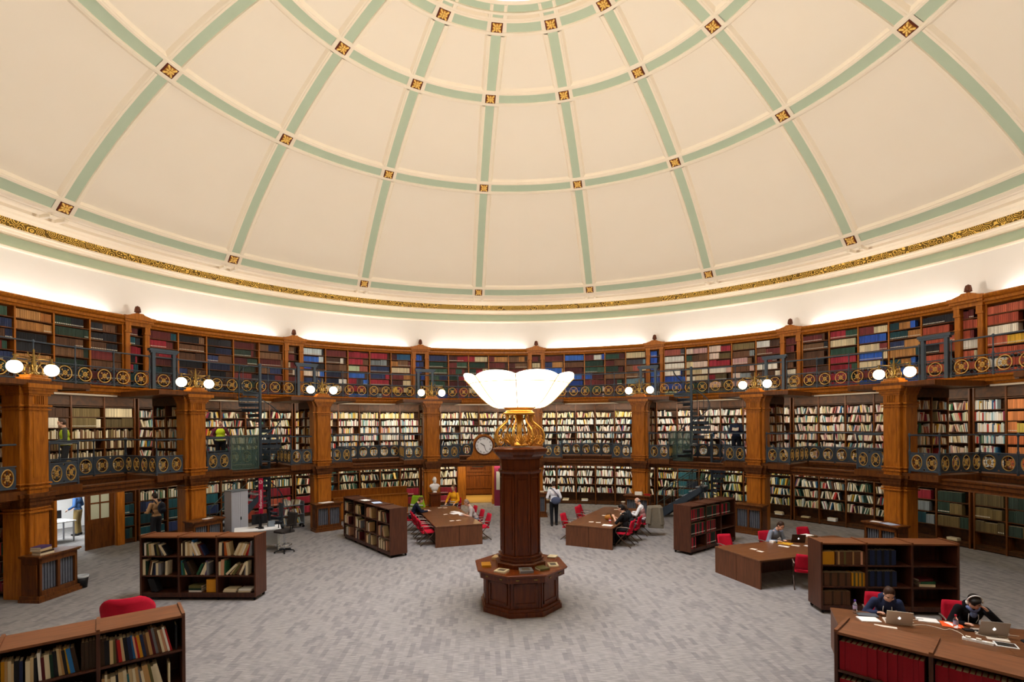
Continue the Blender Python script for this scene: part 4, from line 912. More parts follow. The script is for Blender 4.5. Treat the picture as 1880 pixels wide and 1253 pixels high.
# ================================================================== CHAIRS
def chair_proto():
    o = thing('reading_chair', '', 'chair')
    q = MB(); q.rbox(-.24, .24, -.2, .24, .42, .475, .03); q.obj('seat', RED, o, False)
    n = 9; vs = []; fs = []
    for j in range(6):
        f_ = j/5; z = .5 + .38*f_; y = -.2 - .1*f_; hw = .235 - .03*f_**3
        for i in range(n): u = -1 + 2*i/(n-1); vs.append((u*hw, y + .045*u*u + (.0 if True else 0), z))
    m_ = len(vs); vs += [(x, y - .035, z) for x, y, z in vs]
    for j in range(5):
        for i in range(n-1):
            k = j*n + i; fs += [(k, k+1, k+n+1, k+n), (m_+k+1, m_+k, m_+k+n, m_+k+n+1)]
    for i in range(n-1): fs += [(i+1, i, m_+i, m_+i+1), (5*n+i, 5*n+i+1, m_+5*n+i+1, m_+5*n+i)]
    for j in range(5): fs += [(j*n, (j+1)*n, m_+(j+1)*n, m_+j*n), ((j+1)*n+n-1, j*n+n-1, m_+j*n+n-1, m_+(j+1)*n+n-1)]
    q = MB(); q.add(vs, fs); q.obj('backrest', RED, o, True)
    WOODL = mat('bent_leg', '#4a3526', .4)
    for s_ in (-1, 1):
        x = s_*.25
        MB().tube([(x, -.2, .66), (x, -.12, .5), (x, .05, .32), (x, .2, .14), (x, .27, .012)], .014, 6).obj('leg', WOODL, o, True)
        MB().tube([(x, .22, .45), (x, .08, .3), (x, -.08, .16), (x, -.26, .012)], .014, 6).obj('leg', WOODL, o, True)
        q = MB(); q.tube([(x, -.24, .64), (x*1.06, -.1, .665), (x*1.06, .1, .66), (x*1.04, .2, .62), (x, .24, .52), (x, .22, .45)], .014, 6); q.obj('armrest', mat('arm_metal', '#8f8378', .35, .6), o, True)
    return o
CHP = chair_proto(); usedc = [False]
def chair(p, face, lab, z=0):     # face: world heading (math angle, deg) the sitter looks along
    rz = R(face - 90)
    if not usedc[0]: CHP.location = (p[0], p[1], z); CHP.rotation_euler.z = rz; CHP['label'] = lab; CHP['group'] = 'red chairs at the tables'; usedc[0] = True; return CHP
    return clone(CHP, (p[0], p[1], z), rz, lab)
def at(M, x, y, z=0): return M @ Vector((x, y, z))
aTL, aTR, aTM, aTG = [math.degrees(math.atan2(M[1][0], M[0][0])) for M in (TL, TR, TM, TG)]
CL = {}
CL['navy'] = chair(at(TL, 3.15, 1.12), aTL - 90, 'red chair of the person in navy, left table')
chair(at(TL, 2.25, .98), aTL - 90, 'empty red chair tucked in beside the person in navy')
chair(at(TL, 1.45, .98), aTL - 90, 'empty red chair, middle of left side of left table')
chair(at(TL, .62, .98), aTL - 90, 'empty red chair nearest the camera, left side of left table')
CL['woman'] = chair(at(TL, 1.7, -1.02), aTL + 90, 'red chair of the person in grey shirt, right side of left table')
chair(at(TL, .75, -1.0), aTL + 90, 'empty red chair nearest the camera, right side of left table'); chair(at(TL, 2.7, -1.02), aTL + 90, 'red chair beyond the person in grey shirt, right side of left table')
chair(at(TR, .95, 1.02), aTR - 90, 'red chair nearest the camera, left side of the table with three people')
chair(at(TR, 2.6, 1.12), aTR - 90, 'red chair farther along, left side of the table with three people')
chair(at(TR, 3.1, 1.18), aTR - 78, 'red chair last along, left side of the table with three people')
chair(at(TR, .75, -1.0), aTR + 90, 'red chair of the person in black, front right of middle table')
chair(at(TR, 1.6, -1.02), aTR + 90, 'red chair of the brown haired person, middle table')
chair(at(TR, 2.75, -1.05), aTR + 90, 'red chair of the man in white shirt and waistcoat')
chair(at(TM, .7, 1.02), aTM - 90, 'red chair by the near left corner of the right table')
chair(at(TM, 2.1, 1.0), aTM - 90, 'red chair of the person in grey at the right table')
chair(at(TM, 3.6, 1.08), aTM - 90, 'red chair beyond the cardboard box, right table')
chair(at(TM, 1.12, -1.06), aTM + 48, 'red chair pulled up before the right table, facing away from camera')
chair(at(TG, .85, 1.14), aTG - 90, 'red chair of the person in the navy hoodie')
chair(at(TG, 1.98, 1.12), aTG - 90, 'red chair of the person with white headphones')
chair((-11.35, -1.05), 30, 'red chair cut off by the left edge of the photo')
# ================================================================== THINGS ON THE TABLES
def laptop(M, x, y, rz, lab, mt, mark, ang=108, sc_=1.):
    o = thing('laptop', lab, 'laptop'); o.matrix_world = M @ T(x, y, .7, rz) @ Matrix.Scale(sc_, 4)
    b_ = MB().rbox(-.16, .16, -.11, .11, .0, .016, .008).obj('base', mt, o)
    MB().box(-.14, .14, -.04, .08, .0155, .0175).obj('keyboard', BLACKP, b_)
    Ml = T(0, .11, .014, rx=R(ang - 90) * -1)
    l_ = MB().rbox(-.16, .16, -.004, .004, 0, .215, .006, Ml).obj('lid', mt, o)
    MB().box(-.15, .15, -.0055, -.004, .012, .205, Ml).obj('screen', BLACKP, l_)
    q = MB(); Mq = Ml @ T(0, .0045, .105, rx=0); pts = []
    if mark == 'bite':
        Ma = Ml @ Matrix(((1, 0, 0, 0), (0, 0, 1, .004), (0, 1, 0, .1), (0, 0, 0, 1)))
        out = []
        for i in range(28):
            a = 2*PI*i/28; rr_ = .02*(1 - .10*math.cos(2*a - PI) * 0 + .06*math.cos(4*a)); X = rr_*math.cos(a)*.95; Y = rr_*math.sin(a)*1.05
            if math.hypot(X + .021, Y - .003) < .010: 
                b_ = math.atan2(Y - .003, X + .021); X = -.021 + .010*math.cos(b_); Y = .003 + .010*math.sin(b_)
            out.append((X, Y))
        q.prism(out, 0, .001, Ma); q.prism([(.001 + .004*math.cos(t)*.6 + .004, .027 + .006*math.sin(t)) for t in [i*PI/5 for i in range(10)]], 0, .001, Ma)
    q.obj('lid_mark', mat('lit_mark', '#ffffff', .3, emit='#ffffff', es=1.2), l_)
    return o
SIL = mat('silver_lid', '#ded2c2', .4, .05); GRM = mat('dark_silver_lid', '#bcb0a2', .4, .05)
laptop(TG, .9, .42, R(180), 'silver laptop in front of the person in the navy hoodie', SIL, 'bite', 112, 1.12)
laptop(TG, 2.08, .42, R(185), 'silver laptop in front of the person with white headphones', GRM, 'bite', 112, 1.15)
laptop(TM, 2.5, .5, R(150), 'dark laptop of the person in grey at the right table', mat('umber_lid', '#4a3a30', .4, .4), 'bite', 110, 1.1)
def bottle(M, x, y, capc, lab):
    o = thing('water_bottle', lab, 'bottle'); o.matrix_world = M @ T(x, y, .701)
    bb_ = MB().lathe([(.0, 0), (.03, 0), (.033, .01), (.033, .15), (.03, .165), (.014, .195), (.013, .21)], 16).obj('bottle_body', GLASS, o, True)
    MB().lathe([(.0338, .08), (.0338, .14)], 16, cap=False).obj('paper_label', LABELP, bb_, True)
    MB().lathe([(0, .205), (.016, .205), (.016, .235), (0, .238)], 12).obj('cap', mat('cap_' + capc[1:], capc, .4), o, True)
bottle(TG, .35, .62, '#5a3f9a', 'clear water bottle with violet cap on the near right table')
bottle(TG, 1.67, .4, '#c8203a', 'clear water bottle with red cap beside the orange folder')
sheet(.5, .36, .7, .3, .22, .25, 'untidy white papers left of the silver laptop', M=TG, th=.012); sheet(.52, .58, .7, .3, .16, .1, 'grey folder behind the white papers on the near right table', mat('grey_card', '#5d6368', .6), 'folder', 'folder', .02, TG)
sheet(.68, .1, .7, .3, .08, -.1, 'narrow folded leaflet near the front edge of the laptop table', mat('card', '#e6dccb'), M=TG, th=.008)
sheet(1.38, .68, .7, .28, .2, .0, 'white notepad left of the orange folder', M=TG, th=.015); o = sheet(1.68, .6, .7, .28, .26, -.1, 'orange folder under the red capped bottle', mat('orange_card', '#f05a22', .6), 'folder', 'folder', .006, TG)
o2 = MB().box(-.04, .04, -.12, .12, .0065, .0075).obj('paper_strip', PAPER, o, rz=.5)
sheet(1.84, .42, .7, .14, .1, .2, 'black pouch between the orange folder and the right laptop', BLACKP, 'pouch', 'pouch', .02, TG)
sheet(2.1, .14, .7, .26, .1, -.1, 'cream notebook in front of the right laptop', mat('card', '#e6dccb'), 'notebook', 'notebook', .012, TG)
ob = thing('tablet', 'white framed tablet with dark screen beside the power strip', 'tablet'); ob.matrix_world = TG @ T(2.12, -.06, .7, -.1)
MB().rbox(-.13, .13, -.1, .1, 0, .01, .004).obj('frame', WHITE, ob); MB().box(-.11, .11, -.08, .08, .0098, .0108).obj('screen', mat('dark_screen', '#2d302f', .15), ob)
ob = thing('sleeve', 'black laptop sleeve at the right edge of the photo', 'laptop sleeve'); ob.matrix_world = TG @ T(2.62, .12, .7, .1); MB().rbox(-.22, .22, -.15, .15, 0, .025, .02).obj('pouch', mat('black_neoprene', '#15171c', .8), ob); MB().tube([(-.2, -.152, .012), (.2, -.152, .012)], .004, 5).obj('zip', GREYM, ob)
ob = thing('power_strip', 'white power strip lying in front of the right laptop', 'power strip'); ob.matrix_world = TG @ T(1.79, -.08, .7, -.35)
MB().rbox(-.18, .18, -.03, .03, 0, .035, .006).obj('housing', WHITE, ob)
for i in range(3): MB().rbox(-.14 + .12*i, -.08 + .12*i, -.025, .025, .034, .06 if i < 2 else .04, .004).obj('plug' if i < 2 else 'socket', mat('ivory_plastic', '#e8e1d0', .5), ob)
def wire(M, pts, lab, z=.706):
    P = [M @ Vector((x, y, z)) for x, y in pts]; S = []
    for i in range(len(P) - 1):
        p0, p1, p2, p3 = P[max(i-1, 0)], P[i], P[i+1], P[min(i+2, len(P)-1)]
        for k in range(6):
            t = k/6; S.append(.5*((2*p1) + (p2 - p0)*t + (2*p0 - 5*p1 + 4*p2 - p3)*t*t + (3*p1 - p0 - 3*p2 + p3)*t**3))
    S.append(P[-1]); o = MB().tube(S, .005, 6).obj('charger_cable', mat('ivory_cable', '#ddd2bd', .5), None, True); return tag(o, lab, 'cable', 'charger cables')
wire(TG, [(.96, .4), (.98, .3), (1.08, .32), (1.25, .42), (1.4, .38), (1.5, .3), (1.6, .36), (1.68, .2), (1.66, .0)], 'long pale charger cable snaking from left laptop to the power strip')
wire(TG, [(1.06, .5), (1.14, .46), (1.1, .56), (1.18, .62), (1.25, .66)], 'short pale cable from left laptop to its charger')
wire(TG, [(1.96, .34), (1.88, .28), (1.98, .22), (2.1, .25), (2.18, .3), (2.26, .26), (2.2, .2), (2.16, .3), (2.28, .4), (2.45, .42)], 'tangled pale cable round the right laptop')
for x, y, lab in ((1.27, .68, 'white charger block beside the left laptop'), (2.28, .42, 'white charger block right of the right laptop')): sheet(x, y, .7, .09, .06, .1, lab, WHITE, 'charger', 'charger', .03, TG)
# left table papers, right table things
for i, (x, y, w_, d_, rz, lab, m_) in enumerate(((2.3, -.42, .3, .42, .3, 'white open folder of papers before the person in grey shirt', PAPER), (2.62, -.45, .32, .2, .5, 'dark edged white notebook behind the papers, left table', PAPER), (1.95, -.55, .3, .22, -.1, 'loose white sheets at right edge of left table', PAPER))): sheet(x, y, .7, w_, d_, rz, lab, m_, M=TL, th=.012 + .004*i)
sheet(3.35, .5, .7, .3, .22, .2, 'white and green paper under the hands of the person in navy', M=TL, th=.008)
sheet(.4, -.52, .7, .22, .32, .0, 'white notepad at the near right corner of the middle table', M=TR, th=.015)
sheet(3.0, -.42, .7, .5, .4, .1, 'open newspaper in front of the man in waistcoat', mat('newsprint', '#d9dcd2', .85), 'newspaper', 'newspaper', .01, TR)
ob = thing('handbag', 'tan and orange bag on the table before the person in black', 'bag'); ob.matrix_world = TR @ T(1.3, -.28, .7, .4)
q = MB(); q.ball((0, 0, .1), (.09, .16, .1), 14, 9); q.obj('bag_body', mottled('tan_leather', '#b8792f', '#8e5a20', 8, .5), ob, True); MB().tube([(0, -.1, .15), (0, -.06, .24), (0, .06, .24), (0, .1, .15)], .012, 6).obj('handle', mat('brown_leather', '#5c3a1c', .5), ob, True)
ob = thing('drink_carton', 'small red and white drink carton before the person in black', 'carton'); ob.matrix_world = TR @ T(.98, -.42, .701, .2); MB().box(-.035, .035, -.035, .035, 0, .13).obj('carton_body', mat('carton_red', '#a82a35', .5), ob); MB().box(-.036, .036, -.036, .036, .05, .09).obj('white_band', WHITE, ob)
ob = thing('cardboard_box', 'open cardboard box with white papers on the right table', 'box'); ob.matrix_world = TM @ T(2.95, .55, .7, .1)
q = MB(); q.box(-.2, .2, -.15, .15, 0, .01); q.box(-.2, -.19, -.15, .15, 0, .13); q.box(.19, .2, -.15, .15, 0, .13); q.box(-.2, .2, -.15, -.14, 0, .13); q.box(-.2, .2, .14, .15, 0, .13); q.obj('box_body', mottled('cardboard', '#8f6a48', '#7f5d3e', 6, .8), ob); MB().box(-.17, .1, -.12, .12, .02, .15).obj('papers', PAPER, ob)
sheet(2.02, .42, .7, .26, .34, .4, 'yellow folder beside the dark laptop', mat('yellow_card', '#d9a52f', .6), 'folder', 'folder', .012, TM); sheet(1.82, .64, .7, .18, .12, .2, 'crumpled white tissue left of the dark laptop', M=TM, th=.05, nm='tissue', cat='tissue')
sheet(1.7, .16, .7, .1, .26, .4, 'white folded leaflet in front of yellow folder', M=TM, th=.012); sheet(2.08, .14, .7, .12, .2, .3, 'pale leaflet right of the yellow folder', mat('card', '#e6dccb'), M=TM); sheet(2.34, .0, .7, .1, .16, .2, 'small white leaflet at right end of the right table', M=TM); 
# ================================================================== FLOOR STANDING THINGS
# information desk, sign, monitor, drafting chair
Md = T(-8.42, 5.1, 0, R(28))
dk = thing('information_desk', 'white information desk behind the low bookcase on the left', 'desk'); dk.matrix_world = Md
MB().rbox(-.75, .6, -.38, .38, .71, .745, .01).obj('desktop', WHITE, dk); MB().box(.5, .56, -.36, .36, 0, .71).obj('end_panel', WHITE, dk); MB().box(-.7, .5, .3, .34, .1, .71).obj('modesty_panel', WHITE, dk); MB().box(-.72, -.68, -.36, .36, 0, .71).obj('end_panel', WHITE, dk)
sg = thing('information_sign', 'tall narrow crimson Information sign on a dark pole', 'sign', Md @ Vector((.02, -.16, .745)), R(3))
MB().lathe([(0, 0), (.09, 0), (.09, .012), (.02, .02), (.018, .5), (0, .5)], 12).obj('stand', BLACKM, sg)
sp_ = MB().box(-.065, .065, -.012, .012, .48, 1.62).obj('sign_panel', mat('crimson_panel', '#b3123f', .45), sg)
tm = text_mesh('Information', .13, .001); tm.materials.append(WHITE); lt = link('lettering', tm, sp_); lt.matrix_local = Matrix.Translation((0, -.0135, .95)) @ Matrix(((0, -1, 0, 0), (0, 0, -1, 0), (1, 0, 0, 0), (0, 0, 0, 1)))
tm = text_mesh('i', .09, .001); tm.materials.append(WHITE); lt = link('lettering', tm, sp_); lt.matrix_local = Matrix.Translation((0, -.0135, 1.5)) @ Matrix(((0, -1, 0, 0), (0, 0, -1, 0), (1, 0, 0, 0), (0, 0, 0, 1)))
MB().tube([(.048*math.cos(t), -.0135, 1.5 + .048*math.sin(t)) for t in [2*PI*i/24 for i in range(25)]], .006, 5, False).obj('ring_mark', WHITE, sp_)
mo = thing('monitor', 'black computer monitor on the information desk seen from behind', 'monitor'); mo.matrix_world = Md @ T(-.02, .06, .745, R(20))
MB().rbox(-.24, .24, -.03, .03, .12, .44, .01).obj('screen', BLACKP, mo); MB().rbox(-.12, .12, -.06, -.02, .18, .36, .01).obj('rear_housing', BLACKP, mo); MB().box(-.03, .03, -.04, .0, 0, .2).obj('neck', BLACKP, mo); MB().lathe([(0, 0), (.13, 0), (.12, .015), (0, .02)], 16).obj('foot', BLACKP, mo)
ph = thing('desk_phone', 'grey desk phone right of the black monitor', 'phone'); ph.matrix_world = Md @ T(.32, .12, .745, R(10)); q = MB(); q.prism([(-.1, 0), (.1, 0), (.1, .04), (-.1, .2)], -.1, .1, Matrix(((0, 0, 1, 0), (1, 0, 0, 0), (0, 1, 0, 0), (0, 0, 0, 1)))); q.obj('phone_body', GREYD, ph); MB().tube([(-.07, -.09, .2), (-.07, -.02, .18), (-.07, .07, .09)], .022, 8).obj('handset', BLACKP, ph)
dc = thing('drafting_chair', 'charcoal swivel drafting chair with foot ring beside the information desk', 'chair', (-7.55, 4.9, 0), R(150))
MB().rbox(-.25, .25, -.24, .24, .64, .72, .05).obj('seat', mottled('charcoal_fabric', '#36312e', '#2b2725', 30, .9), dc)
MB().rbox(-.23, .23, -.035, .035, 0, .44, .05, T(0, -.27, .8, rx=R(8))).obj('backrest', mottled('charcoal_fabric', '#36312e', '#2b2725'), dc)
q = MB(); q.tube([(0, -.05, .63), (0, -.3, .64), (0, -.33, .9)], .02, 6); q.obj('back_stem', BLACKM, dc)
q = MB(); q.tube([(0, 0, .08), (0, 0, .64)], [.03, .022], 10); q.obj('gas_lift', CHROME, dc)
q = MB(); q.tube([(.22*math.cos(t), .22*math.sin(t), .24) for t in [2*PI*i/24 for i in range(25)]], .012, 6, False)
for i in range(3): q.tube([(0, 0, .25), (.22*math.cos(i*2.1), .22*math.sin(i*2.1), .24)], .008, 5)
q.obj('foot_ring', CHROME, dc)
for i in range(5):
    a = i*2*PI/5; q = MB(); q.tube([(0, 0, .1), (.3*math.cos(a), .3*math.sin(a), .06)], [.03, .015], 6); q.ball((.3*math.cos(a), .3*math.sin(a), .028), .027, 8, 6); q.obj('castor_arm', BLACKM, dc)
for s_ in (-1, 1): q = MB(); q.tube([(s_*.2, 0, .66), (s_*.3, 0, .68), (s_*.3, -.02, .88)], .014, 6); q.rbox(s_*.3 - .03, s_*.3 + .03, -.13, .13, .88, .91, .01); q.obj('armrest', BLACKM, dc)
tb = thing('tambour_cupboard', 'tall pale grey tambour cupboard behind the information desk', 'cupboard', (-9.75, 6.1, 0), R(62))
MB().rbox(-.5, .0, -.22, .22, 0, 1.85, .01).obj('left_door', GREYM, tb) if False else None
MB().box(-.3, .3, -.2, .2, 0, 1.83).obj('body', GREYM, tb); MB().box(-.31, .31, -.23, .21, 1.83, 1.86).obj('top', GREYD, tb)
for s_ in (-1, 1):
    q = MB()
    for i in range(7): x = s_*(.03 + .038*i); q.box(x - .017, x + .017, -.215, -.2, .05, 1.8)
    q.obj('shutter', GREYM, tb)
q = MB(); q.box(.01, .04, -.235, -.215, .85, .95); q.obj('handle', BLACKP, tb)
tc_ = thing('book_trolley', 'grey steel book trolley loaded with books left of a radiator cabinet', 'trolley', (-9.05, 8.85, 0), R(46)); 
for s_ in (-1, 1): MB().rbox(s_*.42 - .015, s_*.42 + .015, -.2, .2, .12, 1.05, .01).obj('end_plate', GREYD, tc_)
for z in (.2, .55, .92): MB().box(-.4, .4, -.19, .19, z - .02, z).obj('tray', GREYD, tc_)
for x in (-.4, .4):
    for y in (-.15, .15): MB().lathe([(0, -.015), (.05, -.015), (.05, .015), (0, .015)], 10, T(x, y, .052, rx=PI/2)).obj('wheel', BLACKM, tc_); 
    MB().box(x - .01, x + .01, -.16, .16, .09, .13).obj('fork', BLACKM, tc_)
Mt = Matrix.Translation((-9.05, 8.85, 0)) @ Matrix.Rotation(R(46), 4, 'Z'); rx = Mt.to_3x3() @ Vector((1, 0, 0)); dp = Mt.to_3x3() @ Vector((0, 1, 0))
for z in (.2, .55, .92): fill(Mt @ Vector((-.38, -.16, z)), rx, dp, .76, .32, ['mixed', 'cream', 'maroon', 'grey'], 'lean', .95)
# waste bin by the left cabinet
bn = thing('waste_bin', 'black waste bin with pale liner beside the far left cabinet', 'bin', (-11.05, 1.3, 0)); MB().lathe([(0, 0), (.11, 0), (.14, .3), (.135, .3), (.105, .01)], 18, cap=False).obj('bin_body', BLACKP, bn, True); MB().lathe([(.141, .26), (.148, .31), (.13, .315), (.128, .26)], 18, cap=False).obj('liner', mat('bin_liner', '#b7bcbd', .4), bn, True)
# reference counter (long oak pew) left of the bust
cn_ = thing('reference_counter', 'long curved oak counter left of the white marble bust', 'counter'); 
q = MB(); q.arc(12.72, 12.78, 0, .97, -38, -23.3, 10); q.obj('front_panel', OAK, cn_); q = MB(); q.arc(12.66, 12.95, .97, 1.0, -38, -23.2, 10); q.obj('worktop', OAK, cn_); q = MB(); q.arc(13.02, 13.1, 0, 1.26, -38, -23.3, 10); q.obj('rear_panel', OAK, cn_); q = MB(); q.arc(12.99, 13.14, 1.26, 1.29, -38, -23.2, 10); q.obj('rail', OAK, cn_); q = MB(); q.arc(12.7, 13.14, 0, .08, -38.1, -23.1, 10); q.obj('plinth', OAKD, cn_)
MB().arc(12.78, 13.02, .08, .97, -23.5, -23.3, 1).obj('end_panel', OAK, cn_)
# marble bust on its pedestal
Mb_ = pm(3)
pd = thing('bust_pedestal', 'dark wooden pedestal under the white marble bust', 'pedestal', pol(TH[3], 11.1), -R(TH[3])); MB().rbox(-.2, .2, -.2, .2, .1, 1.1, .01).obj('shaft', MAHOG, pd); MB().rbox(-.25, .25, -.25, .25, 0, .1, .015).obj('plinth', MAHOG, pd); MB().rbox(-.24, .24, -.24, .24, 1.1, 1.17, .015).obj('cap', MAHOG, pd)
bu = thing('marble_bust', 'white marble bust of a bearded man on a dark pedestal', 'bust', pol(TH[3], 11.1, 1.171), -R(TH[3]) + R(10))
def remesh(mb, name, m, vox=.012, it=4, parent=None, M=None):
    me_ = mb.mesh('tmp', m if isinstance(m, list) else [m]); o_ = bpy.data.objects.new('tmp', me_); COL.objects.link(o_)
    r_ = o_.modifiers.new('r', 'REMESH'); r_.mode = 'VOXEL'; r_.voxel_size = vox
    if it: s_ = o_.modifiers.new('s', 'SMOOTH'); s_.factor = .5; s_.iterations = it
    bpy.context.view_layer.update()
    out = bpy.data.meshes.new_from_object(o_.evaluated_get(bpy.context.evaluated_depsgraph_get())); out.name = name
    bpy.data.objects.remove(o_); bpy.data.meshes.remove(me_)
    out.materials.clear()
    for q_ in (m if isinstance(m, list) else [m]): out.materials.append(q_)
    out.polygons.foreach_set('use_smooth', [True]*len(out.polygons)); out.update()
    return link(name, out, parent)
q = MB(); q.ball((0, 0, .55), (.085, .105, .12), 16, 12); q.ball((0, -.06, .5), (.06, .06, .08), 14, 10); q.ball((0, -.105, .54), (.016, .025, .03), 8, 6); q.ball((0, -.08, .575), (.06, .025, .014), 8, 6); q.ball((0, -.075, .46), (.055, .04, .06), 10, 8)
for s_ in (-1, 1): q.ball((s_*.085, .01, .54), (.012, .025, .035), 8, 6)
q.tube([(0, .01, .3), (0, 0, .48)], [.075, .06], 14); q.ball((0, .01, .27), (.235, .11, .12), 18, 12); q.ball((0, 0, .2), (.17, .11, .17), 18, 12)
remesh(q, 'figure', MARBLE, .012, 3, bu); MB().lathe([(0, 0), (.1, 0), (.1, .03), (.07, .05), (.06, .08), (.07, .1)], 20).obj('socle', MARBLE, bu, True)
# banner stand by the doorway
bs = thing('banner_stand', 'maroon roller banner with a white panel right of the doorway', 'banner', (-1.05, 13.9, 0), R(-3)); MB().box(-.2, .35, -.012, .012, .06, 2.1).obj('banner', mat('maroon_banner', '#8a2a48', .6), bs); MB().rbox(-.22, .37, -.06, .06, 0, .06, .01).obj('foot', GREYM, bs); MB().box(-.1, .3, -.0135, -.012, .85, 1.75).obj('printed_panel', mottled('printed_panel', '#e3dfd0', '#c9cdbb', 5, .6), bs)
# entrance doorway, passage and clock
dw = thing('door_surround', 'golden oak doorway surround under the round clock', 'door surround', pol(-7.9, 14.98), R(7.9))
for s_ in (-1, 1):
    q = MB(); q.rbox(s_*.88 - .2, s_*.88 + .2, -.05, .4, 0, 2.15, .02); q.box(s_*.88 - .13, s_*.88 + .13, -.07, -.05, .5, 1.95); q.box(s_*.88 - .23, s_*.88 + .23, -.09, .4, 0, .25); q.obj('jamb', OAK, dw)
q = MB(); q.box(-1.1, 1.1, -.05, .4, 2.12, 2.3); q.box(-1.14, 1.14, -.1, .4, 2.2, 2.26); q.obj('lintel', OAK, dw)
Mp = Matrix.Translation(pol(-7.9, 15.4)) @ Matrix.Rotation(R(7.9), 4, 'Z')
wl = MB()
wl.box(-1.3, 1.3, 3.0, 3.1, 0, 2.6); wl.box(-1.4, -1.3, .06, 3.1, 0, 2.6); wl.box(1.3, 1.4, .06, 3.1, 0, 2.6); wl.box(-1.4, 1.4, .06, 3.1, 2.35, 2.45)
for i in range(12):
    x = -1.2 + .21*i; wl.box(x, x + .02, 2.975, 3.0, .45, 1.15)
for z in (.08, .4, 1.15, 1.35): wl.box(-1.3, 1.3, 2.96, 3.0, z, z + .05)
for x in (-1.25, -.5, .45, 1.2): wl.box(x - .03, x + .03, 2.96, 3.0, 1.4, 2.3)
o = wl.obj('wall_passage', OAKD); o.matrix_world = Mp; struct(o)
o = MB().box(-1.3, 1.3, .1, 3.0, .002, .015).obj('floor_passage', mottled('tan_carpet', '#a98c52', '#94793f', 20, .9)); o.matrix_world = Mp; struct(o)
ob = thing('notice_board', 'dark framed notice board on panelled wall seen through doorway', 'notice board'); ob.matrix_world = Mp @ T(.12, 2.94, 1.55); MB().box(-.4, .4, -.02, .01, 0, .6).obj('frame', MAHOG, ob); MB().box(-.34, .34, -.025, -.02, .06, .54).obj('board', BLACKP, ob)
ck = thing('wall_clock', 'round white clock with Roman numerals in an oak case over the doorway', 'clock', pol(-7.7, 12.05, 2.47), R(7.7) + R(0))
q = MB(); pts = [(-.75, 0), (.75, 0), (.72, .1), (.6, .14), (.52, .3), (.46, .5)] + [(.5*math.cos(t)*1.0, .66 + .5*math.sin(t)) for t in [R(d) for d in range(10, 171, 16)]] + [(-.46, .5), (-.52, .3), (-.6, .14), (-.72, .1)]
q.prism(pts, -.14, .14, Matrix(((1, 0, 0, 0), (0, 0, 1, 0), (0, 1, 0, 0), (0, 0, 0, 1)))); q.box(-.78, .78, -.17, .17, 0, .06); q.obj('case', OAK, ck)
Mk = Matrix(((1, 0, 0, 0), (0, 0, -1, 0), (0, 1, 0, 0), (0, 0, 0, 1)))
MB().lathe([(.39, .14), (.43, .14), (.43, .18), (.4, .19), (.38, .16)], 36, T(0, 0, .64) @ Mk, cap=False).obj('bezel', MAHOG, ck, True)
dl_ = MB().lathe([(0, .155), (.39, .155)], 36, T(0, 0, .64) @ Mk, cap=False).obj('dial', mat('dial_white', '#f5f7fc', .5), ck)
num = ['XII', 'I', 'II', 'III', 'IIII', 'V', 'VI', 'VII', 'VIII', 'IX', 'X', 'XI']
for i, s_ in enumerate(num):
    a = -i*PI/6; tm = text_mesh(s_, .11, .001); tm.materials.append(BLACKP); lt = link('numeral', tm, dl_); lt.matrix_local = T(0, 0, .64) @ Mk @ Matrix.Rotation(a, 4, 'Z') @ Matrix.Translation((0, .31, .158))
for L_, a, w_ in ((.2, 55, .014), (.3, -160, .01)):
    q = MB(); q.box(-w_, w_, -.04, L_, .162, .166, T(0, 0, .64) @ Mk @ Matrix.Rotation(R(a), 4, 'Z')); q.obj('hand', BLACKP, dl_)
# ---- side room seen through the opening on the left
sr = MB(); sr.arc(20.5, 20.6, 0, 2.8, -82, -52, 12); sr.arc(15.5, 20.5, 0, 2.8, -80, -79.7, 1); sr.arc(15.5, 20.5, 0, 2.8, -54.3, -54, 1); struct(sr.obj('wall_side_room', WHITEP))
struct(MB().arc(15.46, 20.6, 2.35, 2.4, -82, -52, 12).obj('ceiling_side_room', WHITEP))
def door_leaf(lab, th, rz):
    dl = thing('glazed_door', lab, 'door', pol(th, 15.12), rz)
    q = MB(); q.box(-.88, 0, -.02, .02, 0.01, 1.0); q.box(-.88, -.72, -.02, .02, 1.0, 2.15); q.box(-.16, 0, -.02, .02, 1.0, 2.15); q.box(-.72, -.16, -.02, .02, 2.05, 2.15); q.box(-.46, -.42, -.02, .02, 1.0, 2.05); q.box(-.72, -.16, -.02, .02, 1.5, 1.55); q.box(-.7, -.18, -.028, -.02, .2, .85); lf_ = q.obj('leaf', OAKD, dl)
    MB().box(-.72, -.16, -.004, .004, 1.0, 2.05).obj('pane', mat('frosted_pane', '#c9cfb8', .5), lf_); MB().tube([(-.8, -.05, .98), (-.8, -.05, 1.15)], .012, 6).obj('handle', BRASS, lf_)
door_leaf('closed oak door leaf with four glazed panes, left of the lower bookcases', -66.75, R(68.3))
o = MB(); o.arc(14.95, 15.45, 0, 2.3, -73.75, -73.45, 1); o.arc(14.95, 15.45, 0, 2.3, -66.7, -65.85, 2); o.arc(14.95, 15.45, 2.16, 2.32, -73.45, -66.7, 6); tag(o.obj('door_surround', OAK), 'plain oak frame of the opening into the bright side room', 'door surround')
wt = thing('desk', 'white desk in the bright side room at left', 'desk', pol(-69.6, 17.6), R(69)); MB().box(-.8, .8, -.35, .35, .7, .735).obj('desktop', WHITE, wt)
for x in (-.74, .74):
    for y in (-.3, .3): MB().box(x - .02, x + .02, y - .02, y + .02, 0, .7).obj('leg', GREYM, wt)
TEAL = mat('teal_fabric', '#0f7f7a', .8)
